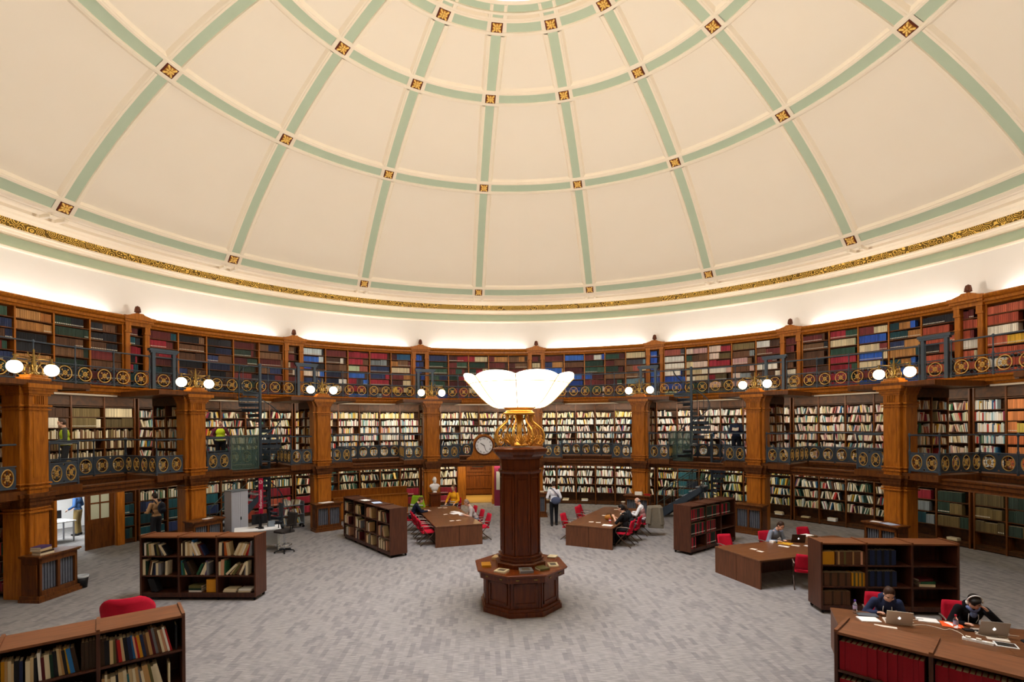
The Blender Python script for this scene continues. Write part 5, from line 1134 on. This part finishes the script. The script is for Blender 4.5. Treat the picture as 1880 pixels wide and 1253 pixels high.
for p_, lab, m_ in ((pol(-71.2, 16.7), 'black chair with teal seat in the side room', BLACKP), (pol(-71.6, 18.3), 'teal backed chair in the side room', TEAL)):
    ch = thing('office_chair', lab, 'chair', p_, R(60)); MB().rbox(-.22, .22, -.22, .22, .42, .48, .03).obj('seat', TEAL, ch); MB().rbox(-.22, .22, -.26, -.2, .5, .95, .02).obj('backrest', m_, ch)
    for x in (-.2, .2):
        for y in (-.2, .2): MB().tube([(x, y, 0), (x*.9, y*.9, .43)], .015, 6).obj('leg', BLACKM, ch)
mo2 = thing('monitor', 'black monitor on the white desk in the side room', 'monitor', pol(-68.6, 17.6, .735), R(60)); MB().box(-.2, .2, -.02, .02, .1, .38).obj('screen', BLACKP, mo2); MB().box(-.05, .05, -.05, .05, 0, .1).obj('foot', BLACKP, mo2)
# red tub armchair behind the near left bookcase
ac = thing('tub_armchair', 'red tub armchair behind the near left bookcase', 'armchair', (-7.05, -2.4, 0), R(28))
vs = []; n = 25
for j in range(7):
    f_ = j/6
    for i in range(n):
        a = R(-200 + 220*i/(n-1)); u = abs(-1 + 2*i/(n-1)); top = 1.04 - .42*max(0, u - .35)**1.2*1.6; z = .36 + (top - .36)*f_; rr_ = .36 + .05*f_
        vs.append((rr_*math.cos(a), rr_*math.sin(a)*.95, z))
q = MB(); m_ = len(vs); vs2 = vs + [(x*.87, y*.87, z) for x, y, z in vs]; fs = []
for j in range(6):
    for i in range(n-1): k = j*n + i; fs += [(k, k+1, k+n+1, k+n), (m_+k+1, m_+k, m_+k+n, m_+k+n+1)]
for i in range(n-1): fs += [(i+1, i, m_+i, m_+i+1), (6*n+i, 6*n+i+1, m_+6*n+i+1, m_+6*n+i)]
for j in range(6): fs += [(j*n, (j+1)*n, m_+(j+1)*n, m_+j*n), ((j+1)*n+n-1, j*n+n-1, m_+j*n+n-1, m_+(j+1)*n+n-1)]
q.add(vs2, fs); q.obj('shell', RED, ac, True)
MB().lathe([(0, .34), (.34, .34), (.36, .38), (.34, .44), (0, .46)], 24).obj('seat', RED, ac, True)
for i in range(4): a = PI/4 + i*PI/2; MB().tube([(.2*math.cos(a), .2*math.sin(a), .35), (.3*math.cos(a), .3*math.sin(a), .0)], .016, 6).obj('leg', CHROME, ac)
# ================================================================== SPIRAL STAIRS
def spiral(lab, c, z0, z1, a0, turn, rad=.78, panel=None):
    o = thing('spiral_stair', lab, 'staircase', (c[0], c[1], z0)); H = z1 - z0; n_ = round(H / .19)
    MB().lathe([(.055, 0), (.055, H + 1.0), (.075, H + 1.02), (.05, H + 1.1), (0, H + 1.12)], 12).obj('newel_post', IRON, o)
    rail = []
    for i in range(n_):
        a = R(a0 + turn*i/n_); b_ = R(a0 + turn*(i + 1.15)/n_); z = H*(i + 1)/n_
        q = MB(); P_ = [(.05*math.cos(a), .05*math.sin(a)), (rad*math.cos(a), rad*math.sin(a)), (rad*math.cos(b_), rad*math.sin(b_)), (.05*math.cos(b_), .05*math.sin(b_))]
        q.prism(P_, z - .025, z); td_ = q.obj('tread', IRON, o)
        q = MB(); q.box(.05, rad, -.006, .006, z - .13, z - .025, Matrix.Rotation(a, 4, 'Z'))
        q.obj('riser', IRON, td_)
        q = MB(); q.tube([(rad*math.cos(a), rad*math.sin(a), z - .1), (rad*math.cos(a), rad*math.sin(a), z + .88)], .011, 6); q.obj('baluster', IRON, td_)
        rail.append((rad*math.cos(a), rad*math.sin(a), z + .9))
    rail.append((rad*math.cos(R(a0 + turn)), rad*math.sin(R(a0 + turn)), H + .95))
    MB().tube(rail, .02, 6).obj('handrail', IRON, o, True)
    return o
def flight(lab, p, q_, zt, w_=.85, landing=None):
    p = Vector(p); q_ = Vector(q_); d = (q_ - p); L = Vector((d.x, d.y, 0)).length; o = thing('stair_flight', lab, 'staircase', (p.x, p.y, 0), math.atan2(d.y, d.x))
    n_ = max(4, round(zt/.19))
    for s_ in (-1, 1):
        q = MB(); y = s_*w_/2; q.hexa([(0, y - .02, 0), (.35, y - .02, 0), (.35, y + .02, 0), (0, y + .02, 0), (L, y - .02, zt - .1), (L, y - .02, zt + .14), (L, y + .02, zt + .14), (L, y + .02, zt - .1)]) if False else q.add([(0, y-.02, 0), (.3, y-.02, 0), (L, y-.02, zt-.16), (L, y-.02, zt+.06), (0, y-.02, .22), (0, y+.02, 0), (.3, y+.02, 0), (L, y+.02, zt-.16), (L, y+.02, zt+.06), (0, y+.02, .22)], [(0, 1, 2, 3, 4), (9, 8, 7, 6, 5), (0, 5, 6, 1), (1, 6, 7, 2), (2, 7, 8, 3), (3, 8, 9, 4), (4, 9, 5, 0)])
        q.obj('stringer', IRON, o)
        q = MB(); q.tube([(.05, y, 0), (.05, y, 1.05), (L, y, zt + .95), (L, y, zt)], .018, 6); q.tube([(.05, y, .6), (L, y, zt + .5)], .01, 6)
        for i in range(1, 5): f_ = i/5; q.tube([(L*f_, y, zt*f_), (L*f_, y, zt*f_ + .98)], .01, 6)
        q.obj('handrail', IRONL, o)
    for i in range(n_):
        x = L*(i + .5)/n_; z = zt*(i + 1)/n_; MB().box(x - .14, x + .14, -w_/2, w_/2, z - .03, z).obj('tread', GREYM, o)
    return o
# right stair
cR = pol(35.2, 12.5); 
spiral('blue grey iron spiral stair between the galleries, right of centre', cR, 2.56, 5.3, 200, 330, .72)
def glassbox(lab, c, th, w_, z0, h_):
    o = thing('stair_enclosure', lab, 'glass screen', (c[0], c[1], z0), -R(th)); 
    for x in (-w_/2, w_/2): MB().box(x - .02, x + .02, -.02, .02, 0, h_).obj('upright', IRONL, o)
    MB().box(-w_/2, w_/2, -.02, .02, h_ - .03, h_).obj('top_rail', IRONL, o); MB().box(-w_/2, w_/2, -.02, .02, 0, .03).obj('bottom_rail', IRONL, o); MB().box(-w_/2 + .02, w_/2 - .02, -.004, .004, .03, h_ - .03).obj('pane', TINTG, o)
    return o
glassbox('green tinted glass screen at the right spiral stair, lower gallery', pol(33.2, 12.45), 33, .95, 2.46, 1.25)
flight('straight stair flight with dark stringers rising left of the red and green bookcase', pol(28.4, 12.95), pol(37.2, 12.85), 1.4)
spiral('lower grey green spiral stair turn under the gallery, right of centre', pol(38.6, 12.72), .0, 2.5, 150, 260, .5)
# left stair
cL = pol(-51.3, 12.5)
spiral('blue grey iron spiral stair between the galleries, left of centre', cL, 2.56, 5.3, -60, 330, .72)
glassbox('green tinted glass screen at the left spiral stair, lower gallery', pol(-53.9, 12.5), -54, 1.0, 2.46, 1.25)
flight('straight stair flight behind the grey tambour cupboard', pol(-58.2, 12.9), pol(-51.5, 12.85), 1.5)
spiral('lower grey green spiral stair turn behind the Information sign', pol(-49.4, 12.72), .0, 2.5, 30, -260, .5)
# ================================================================== PEOPLE
SKIN = mottled('skin', '#ddb096', '#d29f84', 12, .55); SKIND = mottled('skin_tan', '#c48d6c', '#b57c5c', 12, .55)
EYEM = mat('eye_dark', '#241a16', .3); LIPM = mat('lip', '#a8605a', .5)
def caps(q, a, b, r0, r1, n=10):
    a, b = Vector(a), Vector(b); q.tube([a, b], [r0, r1], n); q.ball(a, r0*.995, 10, 7); q.ball(b, r1*.995, 10, 7)
def ik(S, Tg, l1, l2, hint):
    d = Tg - S; L = min(d.length, l1 + l2 - .004); u = d.normalized(); a = (l1*l1 - l2*l2 + L*L)/(2*L); h = math.sqrt(max(l1*l1 - a*a, 0)); hp = hint - u*hint.dot(u); hp.normalize()
    return S + u*a + hp*h, S + u*L
def person(label, p, rz, sit=True, lean=15, nod=20, yaw=0, tilt=0, hands=None, pz=.545, shirt='#333333', trouser='#22242a', hair=('short', '#3a2a1e'), skin=None, sleeve=1., hood=False, vest=None, waist=None, step=.0, shoe='#1c1b1c', z=0, seat_y=0., tall=1., vox=.013, roll=0):
    """local frame: +y is the way the figure faces, x to its right"""
    sk = skin or SKIN; o = thing('person', label, 'person', (p[0], p[1], z), rz)
    hz = pz if sit else .93*tall; la = R(lean); u = Vector((0, math.sin(la), math.cos(la))); f = Vector((0, math.cos(la), -math.sin(la))); X = Vector((1, 0, 0))
    pel = Vector((0, -.04 + seat_y if sit else 0, hz)); B = Matrix((X, f, u)).transposed()
    def tp(x, y, z_): return pel + X*x + f*y + u*z_
    ns = tp(0, .0, .53*tall); hd = la + R(nod)*.45; nk = Vector((0, math.sin(hd), math.cos(hd))); hb = ns + nk*.07
    Hm = Matrix.Rotation(R(yaw), 4, 'Z') @ Matrix.Rotation(-(R(nod) + la*.35), 4, 'X') @ Matrix.Rotation(R(tilt), 4, 'Y'); Hc = hb + (Hm @ Vector((0, .025, .115)))
    H3 = Hm.to_3x3()
    def hp(x, y, z_): return Hc + H3 @ Vector((x, y, z_))
    sh = [tp(s_*.175, 0, .46*tall) for s_ in (-1, 1)]
    hands = hands or [(-.2, .34, .76), (.2, .34, .76)]
    arms = []
    for s_, S, Hn in zip((-1, 1), sh, hands):
        Hn = Vector(Hn); E_, W_ = ik(S, Hn, .285*tall, .255*tall, Vector((s_*.6, -.5, -.7)) if sit else Vector((s_*.5, -.8, -.2)))
        arms.append((S, E_, W_, s_))
    legs = []
    for s_ in (-1, 1):
        hip = pel + X*s_*.09 + Vector((0, .0, -.01))
        if sit: kn = Vector((s_*.13, pel.y + .42, .5)); an = Vector((s_*.13, pel.y + .40 - .06*s_*(step or .5), .085))
        else: kn = Vector((s_*.1, .035 + s_*step*.5, .5*tall)); an = Vector((s_*.1, -.01 + s_*step, .085))
        legs.append((hip, kn, an, s_))
    # --- body: one continuous skin surface
    q = MB()
    def ell(c, r, M3=B): q.ball(c, r, 16, 11, M3)
    ell(pel, (.15, .1, .12)); ell(tp(0, 0, .17), (.125, .085, .17)); ell(tp(0, .005, .36), (.15, .095, .17)); ell(tp(0, -.005, .45), (.165, .06, .07))
    caps(q, tp(0, -.01, .46), hb + H3 @ Vector((0, 0, .03)), .06, .052)
    ell(hp(0, -.008, .03), (.074, .09, .088), H3); ell(hp(0, .022, -.05), (.055, .064, .062), H3); ell(hp(0, .06, -.088), (.026, .024, .022), H3)
    caps(q, hp(0, .082, .012), hp(0, .1, -.022), .009, .014); ell(hp(0, .083, -.058), (.026, .01, .009), H3); ell(hp(0, .078, .03), (.052, .012, .008), H3)
    for s_ in (-1, 1): ell(hp(s_*.076, -.008, -.005), (.01, .02, .032), H3); ell(hp(s_*.04, .06, -.03), (.025, .022, .025), H3)
    for S, E_, W_, s_ in arms:
        caps(q, S, E_, .05, .039); caps(q, E_, W_, .04, .027)
        d = (W_ - E_).normalized(); dn = Vector((0, 0, -1)); side = d.cross(dn); side = side.normalized() if side.length > .05 else X; pn = side.cross(d)
        pc = W_ + d*.055; q.ball(pc, (.045, .04, .02), 10, 7, Matrix((d, side, pn)).transposed())
        for k, (o_, L) in enumerate(((-.03, .058), (-.01, .07), (.01, .066), (.029, .05))):
            b0 = W_ + d*.085 + side*o_; b1 = b0 + d*L*.5 - pn*.012*(-1); b1 = b0 + d*L*.5 + dn*.01; b2 = b1 + d*L*.42 + dn*.022
            q.tube([b0 - d*.015, b0, b1, b2], [.0095, .0095, .009, .0075], 7)
        ts = -s_ * (1 if side.dot(X) > 0 else -1); t0 = W_ + d*.03 + side*ts*.03; q.tube([t0 - side*ts*.012, t0, t0 + d*.03 + side*ts*.022, t0 + d*.055 + side*ts*.02 + dn*.01], [.013, .013, .011, .009], 7)
    for hip, kn, an, s_ in legs:
        caps(q, hip, kn, .078, .055); caps(q, kn, an, .053, .036); caps(q, an + Vector((0, -.03, -.035)), an + Vector((0, .15, -.05)), .038, .03)
    bd_ = remesh(q, 'body', sk, min(vox, .0105), 3, o)
    # --- clothes
    q = MB(); g = .016
    ell(pel + u*.03, (.15 + g, .105 + g, .1 + g)); ell(tp(0, 0, .17), (.13 + g, .09 + g, .17)); ell(tp(0, .005, .36), (.152 + g, .098 + g, .165)); ell(tp(0, -.005, .45), (.168 + g*.6, .062 + g, .065)); caps(q, tp(0, -.01, .45), tp(0, -.005, .525), .078, .07)
    for S, E_, W_, s_ in arms:
        caps(q, S, E_, .05 + g, .042 + g*.9)
        if sleeve > .6: caps(q, E_, E_.lerp(W_, .93), .043 + g*.8, .03 + g*.8)
    if sleeve < .6:
        q2 = MB()
    remesh(q, 'top', mottled('cloth_' + shirt[1:], shirt, shirt, 30, .9, .15), vox, 4, o)
    if hood:
        q = MB(); ell(tp(0, -.06, .53), (.13, .07, .07)); 
        for s_ in (-1, 1): caps(q, tp(s_*.1, -.02, .52), tp(s_*.07, .09, .4), .035, .02)
        ho_ = remesh(q, 'hood', mottled('cloth_' + shirt[1:], shirt, shirt), vox, 3, o)
        for s_ in (-1, 1): MB().tube([tp(s_*.06, .095, .46), tp(s_*.065, .13, .4), tp(s_*.05, .14, .3)], .006, 5).obj('drawstring', PAPER, ho_)
    if vest:
        q = MB(); ell(pel + u*.06, (.165 + g, .12 + g, .1 + g)); ell(tp(0, 0, .17), (.145 + g, .105 + g, .17)); ell(tp(0, .005, .36), (.158 + g, .112 + g, .16)); ell(tp(0, -.005, .45), (.13 + g, .08 + g, .06))
        vo = remesh(q, 'vest', mottled('vest_' + vest[1:], vest, vest, 30, .7), vox, 3, o)
        for z_ in (.06, .14): 
            MB().tube([tp((.178 + g)*math.cos(t)*(1.0 if z_ < .1 else .96), (.135 + g)*math.sin(t)*(1.0 if z_ < .1 else .96), z_) for t in [2*PI*i/28 for i in range(29)]], .014, 6, False).obj('reflective_band', mat('reflective', '#d4d8cf', .3), vo)
    if waist:
        q = MB(); ell(tp(0, .005, .34), (.155 + g, .105 + g, .17)); ell(tp(0, 0, .17), (.136 + g, .098 + g, .15)); ell(tp(0, -.005, .44), (.11 + g, .072 + g, .06)); remesh(q, 'waistcoat', mottled('waistcoat', waist, '#d9b7b0', 22, .8), vox, 3, o)
    q = MB(); ell(pel, (.152 + g, .11 + g, .11 + g))
    for hip, kn, an, s_ in legs: caps(q, hip, kn, .08 + g, .06 + g); caps(q, kn, an + Vector((0, 0, .02)), .056 + g, .042 + g)
    remesh(q, 'trousers', mottled('cloth_' + trouser[1:], trouser, trouser, 30, .9, .1), vox, 3, o)
    q = MB()
    for hip, kn, an, s_ in legs: caps(q, an + Vector((0, -.035, -.03)), an + Vector((0, .16, -.045)), .05, .038)
    remesh(q, 'shoes', mat('shoe_' + shoe[1:], shoe, .5), .01, 2, o)
    # --- hair and face
    st, hc = hair; hm = mottled('hair_' + hc[1:], hc, hc, 40, .5, .3); q = MB()
    if st == 'bald': ell(hp(0, -.05, .0), (.08, .066, .05), H3)
    else:
        ell(hp(0, -.022, .045), (.084, .092, .092), H3); ell(hp(0, -.045, .0), (.082, .072, .09), H3)
        if st == 'fringe': ell(hp(0, .05, .085), (.07, .052, .035), H3); ell(hp(.03, .072, .06), (.05, .026, .026), H3)
        if st == 'pony': ell(hp(0, -.11, .03), (.04, .04, .045), H3); caps(q, hp(0, -.12, .02), hp(.01, -.13, -.12), .032, .016)
        if st == 'long': ell(hp(0, -.06, -.06), (.09, .06, .13), H3); [caps(q, hp(s_*.075, .0, .02), hp(s_*.08, .0, -.14), .024, .02) for s_ in (-1, 1)]
    remesh(q, 'hair', hm, .01, 3, o)
    for s_ in (-1, 1): MB().ball(hp(s_*.03, .078, .012), (.011, .008, .007), 8, 6, H3).obj('eye', EYEM, bd_, True); MB().tube([hp(s_*.014, .09, .03), hp(s_*.034, .088, .034), hp(s_*.052, .078, .028)], .004, 5).obj('eyebrow', hm, bd_)
    MB().ball(hp(0, .092, -.06), (.02, .005, .005), 8, 5, H3).obj('mouth', LIPM, bd_, True)
    W = Matrix.Translation((p[0], p[1], z)) @ Matrix.Rotation(rz, 4, 'Z')
    return dict(o=o, W=W, hp=hp, H3=H3, tp=tp, arms=arms, B=B)
def fc(deg): return R(deg - 90)
gd = lambda M, x, y: M @ Vector((x, y, 0))
# reader in navy hoodie at the laptop
a = person('person in navy hoodie with tied brown hair bent over a silver laptop', gd(TG, .85, 1.1), fc(aTG - 90), lean=40, nod=22, hands=[(-.1, .42, .735), (.16, .40, .735)], shirt='#2b3450', hair=('pony', '#3f2a1e'), hood=True)
# reader with headphones, head propped on one hand
a = person('person in black top and white headphones, head resting on one hand', gd(TG, 2.02, 1.1), fc(aTG - 90), lean=36, nod=26, tilt=16, yaw=8, hands=[(-.12, .50, .98), (.16, .46, .735)], shirt='#121317', hair=('fringe', '#1b1512'), hood=True)
hd = thing('headphones', 'white over-ear headphones worn by the person in black', 'headphones'); hd.matrix_world = a['W']
MB().tube([a['hp'](.098*math.cos(t), -.01, .0 + .15*math.sin(t)) for t in [R(d) for d in range(0, 181, 12)]], .011, 8).obj('headband', WHITE, hd, True)
for s_ in (-1, 1): MB().ball(a['hp'](s_*.096, -.008, -.01), (.022, .034, .04), 12, 8, a['H3']).obj('ear_cup', WHITE, hd, True)
sf = thing('scarf', 'blue and white checked scarf round the neck of person in headphones', 'scarf'); sf.matrix_world = a['W']
q = MB(); q.tube([a['tp'](.074*math.cos(t), .074*math.sin(t) + .005, .52 + .02*math.sin(t*3)) for t in [2*PI*i/20 for i in range(21)]], .024, 8, False); q.ball(a['tp'](0, .1, .46), (.05, .03, .06), 10, 7); q.obj('scarf_wrap', mottled('checked_scarf', '#8fa0c8', '#2d3c72', 60, .9), sf, True)
a = person('person in grey jumper typing on a dark laptop at right table', gd(TM, 2.1, 1.02), fc(aTM - 90), lean=30, nod=25, hands=[(-.06, .45, .74), (.2, .44, .74)], shirt='#7d8899', hair=('short', '#3d2a20'))
a = person('person in black T-shirt with dark hair holding a phone, front of middle table', gd(TR, .8, -1.0), fc(aTR + 90), lean=12, nod=16, hands=[(-.12, .36, .95), (.08, .38, .9)], shirt='#101113', trouser='#17181b', hair=('pony', '#1b1614'), sleeve=.3)
ph_ = MB().rbox(-.035, .035, -.006, .006, -.07, .07, .004).obj('phone', BLACKP); ph_.matrix_world = a['W'] @ T(-.02, .48, .95, rx=R(-20)); tag(ph_, 'dark phone held up by the person in black T-shirt', 'phone')
a = person('person with brown hair and dark coat leaning beside the person in black', gd(TR, 1.55, -1.02), fc(aTR + 90), lean=24, nod=25, yaw=10, shirt='#24272b', trouser='#39404d', hair=('long', '#4b3626'))
a = person('person with grey hair in white shirt and patterned red waistcoat reading', gd(TR, 2.75, -1.08), fc(aTR + 90), lean=14, nod=22, hands=[(-.15, .4, .77), (.18, .42, .77)], shirt='#eceef2', trouser='#4a3038', hair=('bald', '#a39d98'), waist='#8e2b3a')
a = person('person in navy jumper writing at far left side of left table', gd(TL, 3.15, 1.1), fc(aTL - 90), lean=26, nod=28, hands=[(-.1, .46, .74), (.14, .56, .74)], shirt='#171d30', trouser='#15171c', hair=('short', '#5a3d2a'))
a = person('person in pale grey shirt bent over papers, right side of left table', gd(TL, 1.75, -1.0), fc(aTL + 90), lean=27, nod=18, hands=[(-.1, .42, .74), (.22, .2, .74)], shirt='#b3aaa5', trouser='#3a4a63', hair=('short', '#8a7464'), sleeve=.3)
a = person('person in orange yellow high visibility coat behind left table', (-2.85, 10.75, 0), R(160), lean=4, nod=10, pz=.62, shirt='#e8a21e', vest='#eda81f', trouser='#3a3a44', hair=('short', '#6b4a36'), hands=[(-.22, .3, .72), (.22, .3, .72)])
chair((-2.83, 10.72), 250, 'red chair under the person in orange yellow coat')
# standing figures
a = person('person standing in white shirt with grey blue shoulder bag, back to camera', (1.36, 9.1, 0), R(4), sit=False, lean=1, nod=12, hands=[(-.17, .2, 1.05), (.2, .12, .95)], shirt='#e6e8ee', trouser='#1b1c21', hair=('short', '#3b2c24'), step=.07, tall=1.0)
bg = thing('shoulder_bag', 'grey blue shoulder bag worn by the person standing in white', 'bag'); bg.matrix_world = a['W'] @ T(0, 0, 0)
q = MB(); q.ball((.06, -.17, 1.02), (.2, .06, .15), 14, 9); q.obj('bag_body', mottled('slate_canvas', '#57617c', '#474f68', 14, .8), bg, True)
MB().tube([(.2, -.12, 1.08), (.12, -.135, 1.25), (-.02, -.125, 1.42), (-.1, -.05, 1.5), (-.1, .06, 1.46), (0, .13, 1.25), (.16, .12, 1.05), (.22, -.05, 1.0)], .014, 6).obj('strap', mottled('slate_canvas', '#57617c', '#474f68'), bg, True)
a = person('person in tan jumper facing the lower shelves at left', pol(-63.9, 14.0), R(63.9 + 8), sit=False, lean=2, nod=14, hands=[(-.18, .25, 1.1), (.18, .25, 1.1)], shirt='#c29a72', trouser='#383a42', hair=('short', '#2c221c'))
bp_ = thing('rucksack', 'dark rucksack on the back of the person in tan jumper', 'bag'); bp_.matrix_world = a['W']
q = MB(); q.ball((.05, -.2, 1.25), (.14, .08, .21), 14, 10); q.ball((.05, -.27, 1.17), (.1, .04, .09), 12, 8); remesh(q, 'pack_body', mat('dark_nylon', '#2a3040', .7), .012, 3, bp_)
for s_ in (-1, 1): MB().tube([(s_*.1, -.15, 1.4), (s_*.11, -.06, 1.52), (s_*.12, .09, 1.45), (s_*.14, .12, 1.28), (s_*.15, -.08, 1.08)], .018, 6).obj('strap', mat('dark_nylon', '#2a3040'), bp_, True)
a = person('person in lime high visibility vest on the lower gallery at left', pol(-54.6, 14.05), R(54.6 + 150), sit=False, lean=3, nod=14, hands=[(-.2, .25, 1.05), (.22, .28, 1.1)], shirt='#5a2432', vest='#c6e02c', trouser='#1a1c22', hair=('short', '#4a3024'), z=2.551)
a = person('person in lime vest by the cream volumes, far left of lower gallery', pol(-74.6, 14.1), R(74.6 + 60), sit=False, lean=3, nod=12, hands=[(-.2, .25, 1.05), (.22, .25, 1.05)], shirt='#4a4c46', vest='#a9c22c', trouser='#3a3d40', hair=('short', '#4a3a30'), z=2.551)
a = person('person in blue jacket reading an open book on right lower gallery', pol(43.7, 12.35), R(153), sit=False, lean=0, nod=14, hands=[(-.08, .3, 1.2), (.1, .3, 1.2)], shirt='#2c3850', trouser='#1d2230', hair=('short', '#8a6a58'), z=2.551)
bk_ = thing('open_book', 'open red book in the hands of the person on right gallery', 'book'); bk_.matrix_world = a['W'] @ T(0, .4, 1.22, rx=R(-35))
for s_ in (-1, 1): MB().box(min(0, s_*.13), max(0, s_*.13), -.1, .1, 0, .012, Matrix.Rotation(-s_*.25, 4, 'Y')).obj('cover', mat('book_red', '#7a2430', .6), bk_); MB().box(min(0, s_*.12), max(0, s_*.12), -.095, .095, .012, .02, Matrix.Rotation(-s_*.25, 4, 'Y')).obj('pages', PAGESW, bk_)
a = person('person in khaki trousers standing in the bright side room', pol(-65.2, 18.3), R(65 + 40), sit=False, lean=2, nod=10, hands=[(-.2, .2, 1.0), (.2, .2, 1.0)], shirt='#2f4a70', trouser='#8a7448', hair=('short', '#3a2a20'))
# coats on chair backs
ct = thing('coat', 'beige grey coat hung over the chair of the waistcoated man', 'coat'); ct.matrix_world = Matrix.Translation(gd(TR, 2.72, -1.52)) @ Matrix.Rotation(fc(aTR + 90) - R(48), 4, 'Z') @ Matrix.Diagonal((1.25, 1.2, 1.12, 1))
q = MB(); q.hexa([(-.2, -.05, .28), (.26, -.07, .24), (.25, .05, .24), (-.2, .04, .28), (-.24, -.03, .93), (.24, -.03, .93), (.2, .09, .94), (-.2, .09, .94)]); q.hexa([(-.3, -.04, .42), (-.17, -.08, .4), (-.16, .03, .4), (-.29, .03, .42), (-.25, -.02, .9), (-.12, -.06, .92), (-.12, .07, .92), (-.22, .07, .9)]); q.hexa([(.16, -.1, .36), (.29, -.05, .36), (.28, .03, .36), (.16, .03, .36), (.12, -.06, .92), (.25, -.02, .9), (.22, .07, .9), (.12, .07, .92)]); caps(q, (-.18, .03, .94), (.18, .03, .94), .05, .05)
remesh(q, 'cloth', mottled('coat_wool', '#847c6c', '#6f685a', 12, .95, .2), .014, 6, ct)
chair((-4.15, 10.35), 70, 'chair with a lime jacket hung on it, beside the marble bust')
jk = thing('high_visibility_jacket', 'lime high visibility jacket hung on a chair beside the marble bust', 'jacket'); jk.matrix_world = Matrix.Translation((-4.27, 10.02, 0)) @ Matrix.Rotation(R(-20), 4, 'Z') @ Matrix.Diagonal((1, 1, 1.12, 1))
q = MB(); q.hexa([(-.28, -.06, .35), (.28, -.06, .35), (.27, .05, .35), (-.27, .05, .35), (-.2, -.04, .98), (.2, -.04, .98), (.18, .07, .98), (-.18, .07, .98)]); caps(q, (-.2, .0, .94), (-.33, .02, .5), .06, .05); caps(q, (.2, .0, .94), (.33, .02, .5), .06, .05); remesh(q, 'cloth', mottled('vest_lime', '#9cc52a', '#83a822', 10, .8), .014, 5, jk)
for z_ in (.5, .62): MB().box(-.3, .3, -.085, -.07, z_, z_ + .05).obj('reflective_band', mat('reflective', '#d4d8cf', .3), jk)
# ================================================================== REST OF THE BOOKS
me = bpy.data.meshes.new('shelved_books'); me.from_pydata(BV, [], BF); me.materials.append(BOOKM)
at_ = me.attributes.new('tint', 'FLOAT_COLOR', 'CORNER'); arr = []
for f_, c in zip(BF, BC): arr.extend(list(c) * len(f_))
at_.data.foreach_set('color', arr); me.update()
o = link('shelved_books', me); o['kind'] = 'stuff'; tag(o, 'thousands of books filling the oak shelves round the walls', 'books')
# ================================================================== LIGHT
def light(name, kind, loc, power, col, size=.1, rot=None, sizey=None, spread=None):
    d = bpy.data.lights.new(name, kind); d.energy = power; d.color = lin(col)[:3]
    if kind == 'AREA':
        d.shape = 'RECTANGLE' if sizey else 'DISK'; d.size = size
        if sizey: d.size_y = sizey
        if spread: d.spread = R(spread)
    else: d.shadow_soft_size = size
    o = bpy.data.objects.new(name, d); COL.objects.link(o); o.location = loc
    if rot: o.rotation_euler = rot
    return o
def aim(o, d): o.rotation_euler = Vector(d).to_track_quat('-Z', 'Y').to_euler()
COVE, GAL2, GAL1, SKY, BOWL = 47, 38, 28, 800, 2750
for k in range(16):
    a0 = -19.08 + 22.5 * k + 2.2; 
    for i in range(3):
        th = a0 + (22.5 - 4.4) * (i + .5) / 3
        o = light('cove_light', 'AREA', pol(th, 15.5, 7.88), COVE / 3, '#fff9f0', 1.5, sizey=.06); d_ = pol(th, .0, 1); 
        z = -Vector(d_).normalized(); x = pol(th, 0, 0, 1); y = z.cross(x)
        o.rotation_euler = Matrix((x, y, z)).transposed().to_euler()
    for i in range(2):
        th = -19.08 + 22.5 * k + 5.5 + 11.5 * i + (0)
        for pw, z_, zt in ((GAL2, 4.98, 3.4), (GAL1, 2.3, 1.0)):
            if z_ < 3 and abs(th) > 110 and abs(th - 360) > 110: continue
            pw *= (.55 if z_ > 3 else .4) + .7*math.exp(-((abs(th if th < 180 else th - 360)/45.)**2))
            o = light('shelf_light', 'AREA', pol(th, 13.75, z_), pw, '#fff0d8', 2.0, sizey=.1)
            z = -(pol(th, 15.0, zt) - pol(th, 13.75, z_)).normalized(); x = pol(th, 0, 0, 1); y = z.cross(x)
            o.rotation_euler = Matrix((x, y, z)).transposed().to_euler()
o = light('daylight', 'AREA', (0, 0, 16.9), SKY, '#f8f6ff', 6.4, (0, 0, 0), spread=85)
o = light('passage_light', 'AREA', pol(-7.9, 17.0, 2.3), 90, '#ffdca0', .8)
o = light('side_room_light', 'AREA', pol(-68, 18.0, 2.33), 160, '#f6fbff', 1.5)
light('bowl_bulb', 'POINT', (0, 0, 5.0), BOWL, '#fff5e6', .3)
wd = bpy.data.worlds.new('World'); sc.world = wd; wd.use_nodes = True
wd.node_tree.nodes['Background'].inputs['Color'].default_value = (.02, .02, .02, 1)
vs_ = sc.view_settings; sc.display_settings.display_device = 'sRGB'; vs_.view_transform = 'Standard'; vs_.look = 'None'; vs_.gamma = 1; vs_.use_curve_mapping = False; vs_.exposure = 0.0
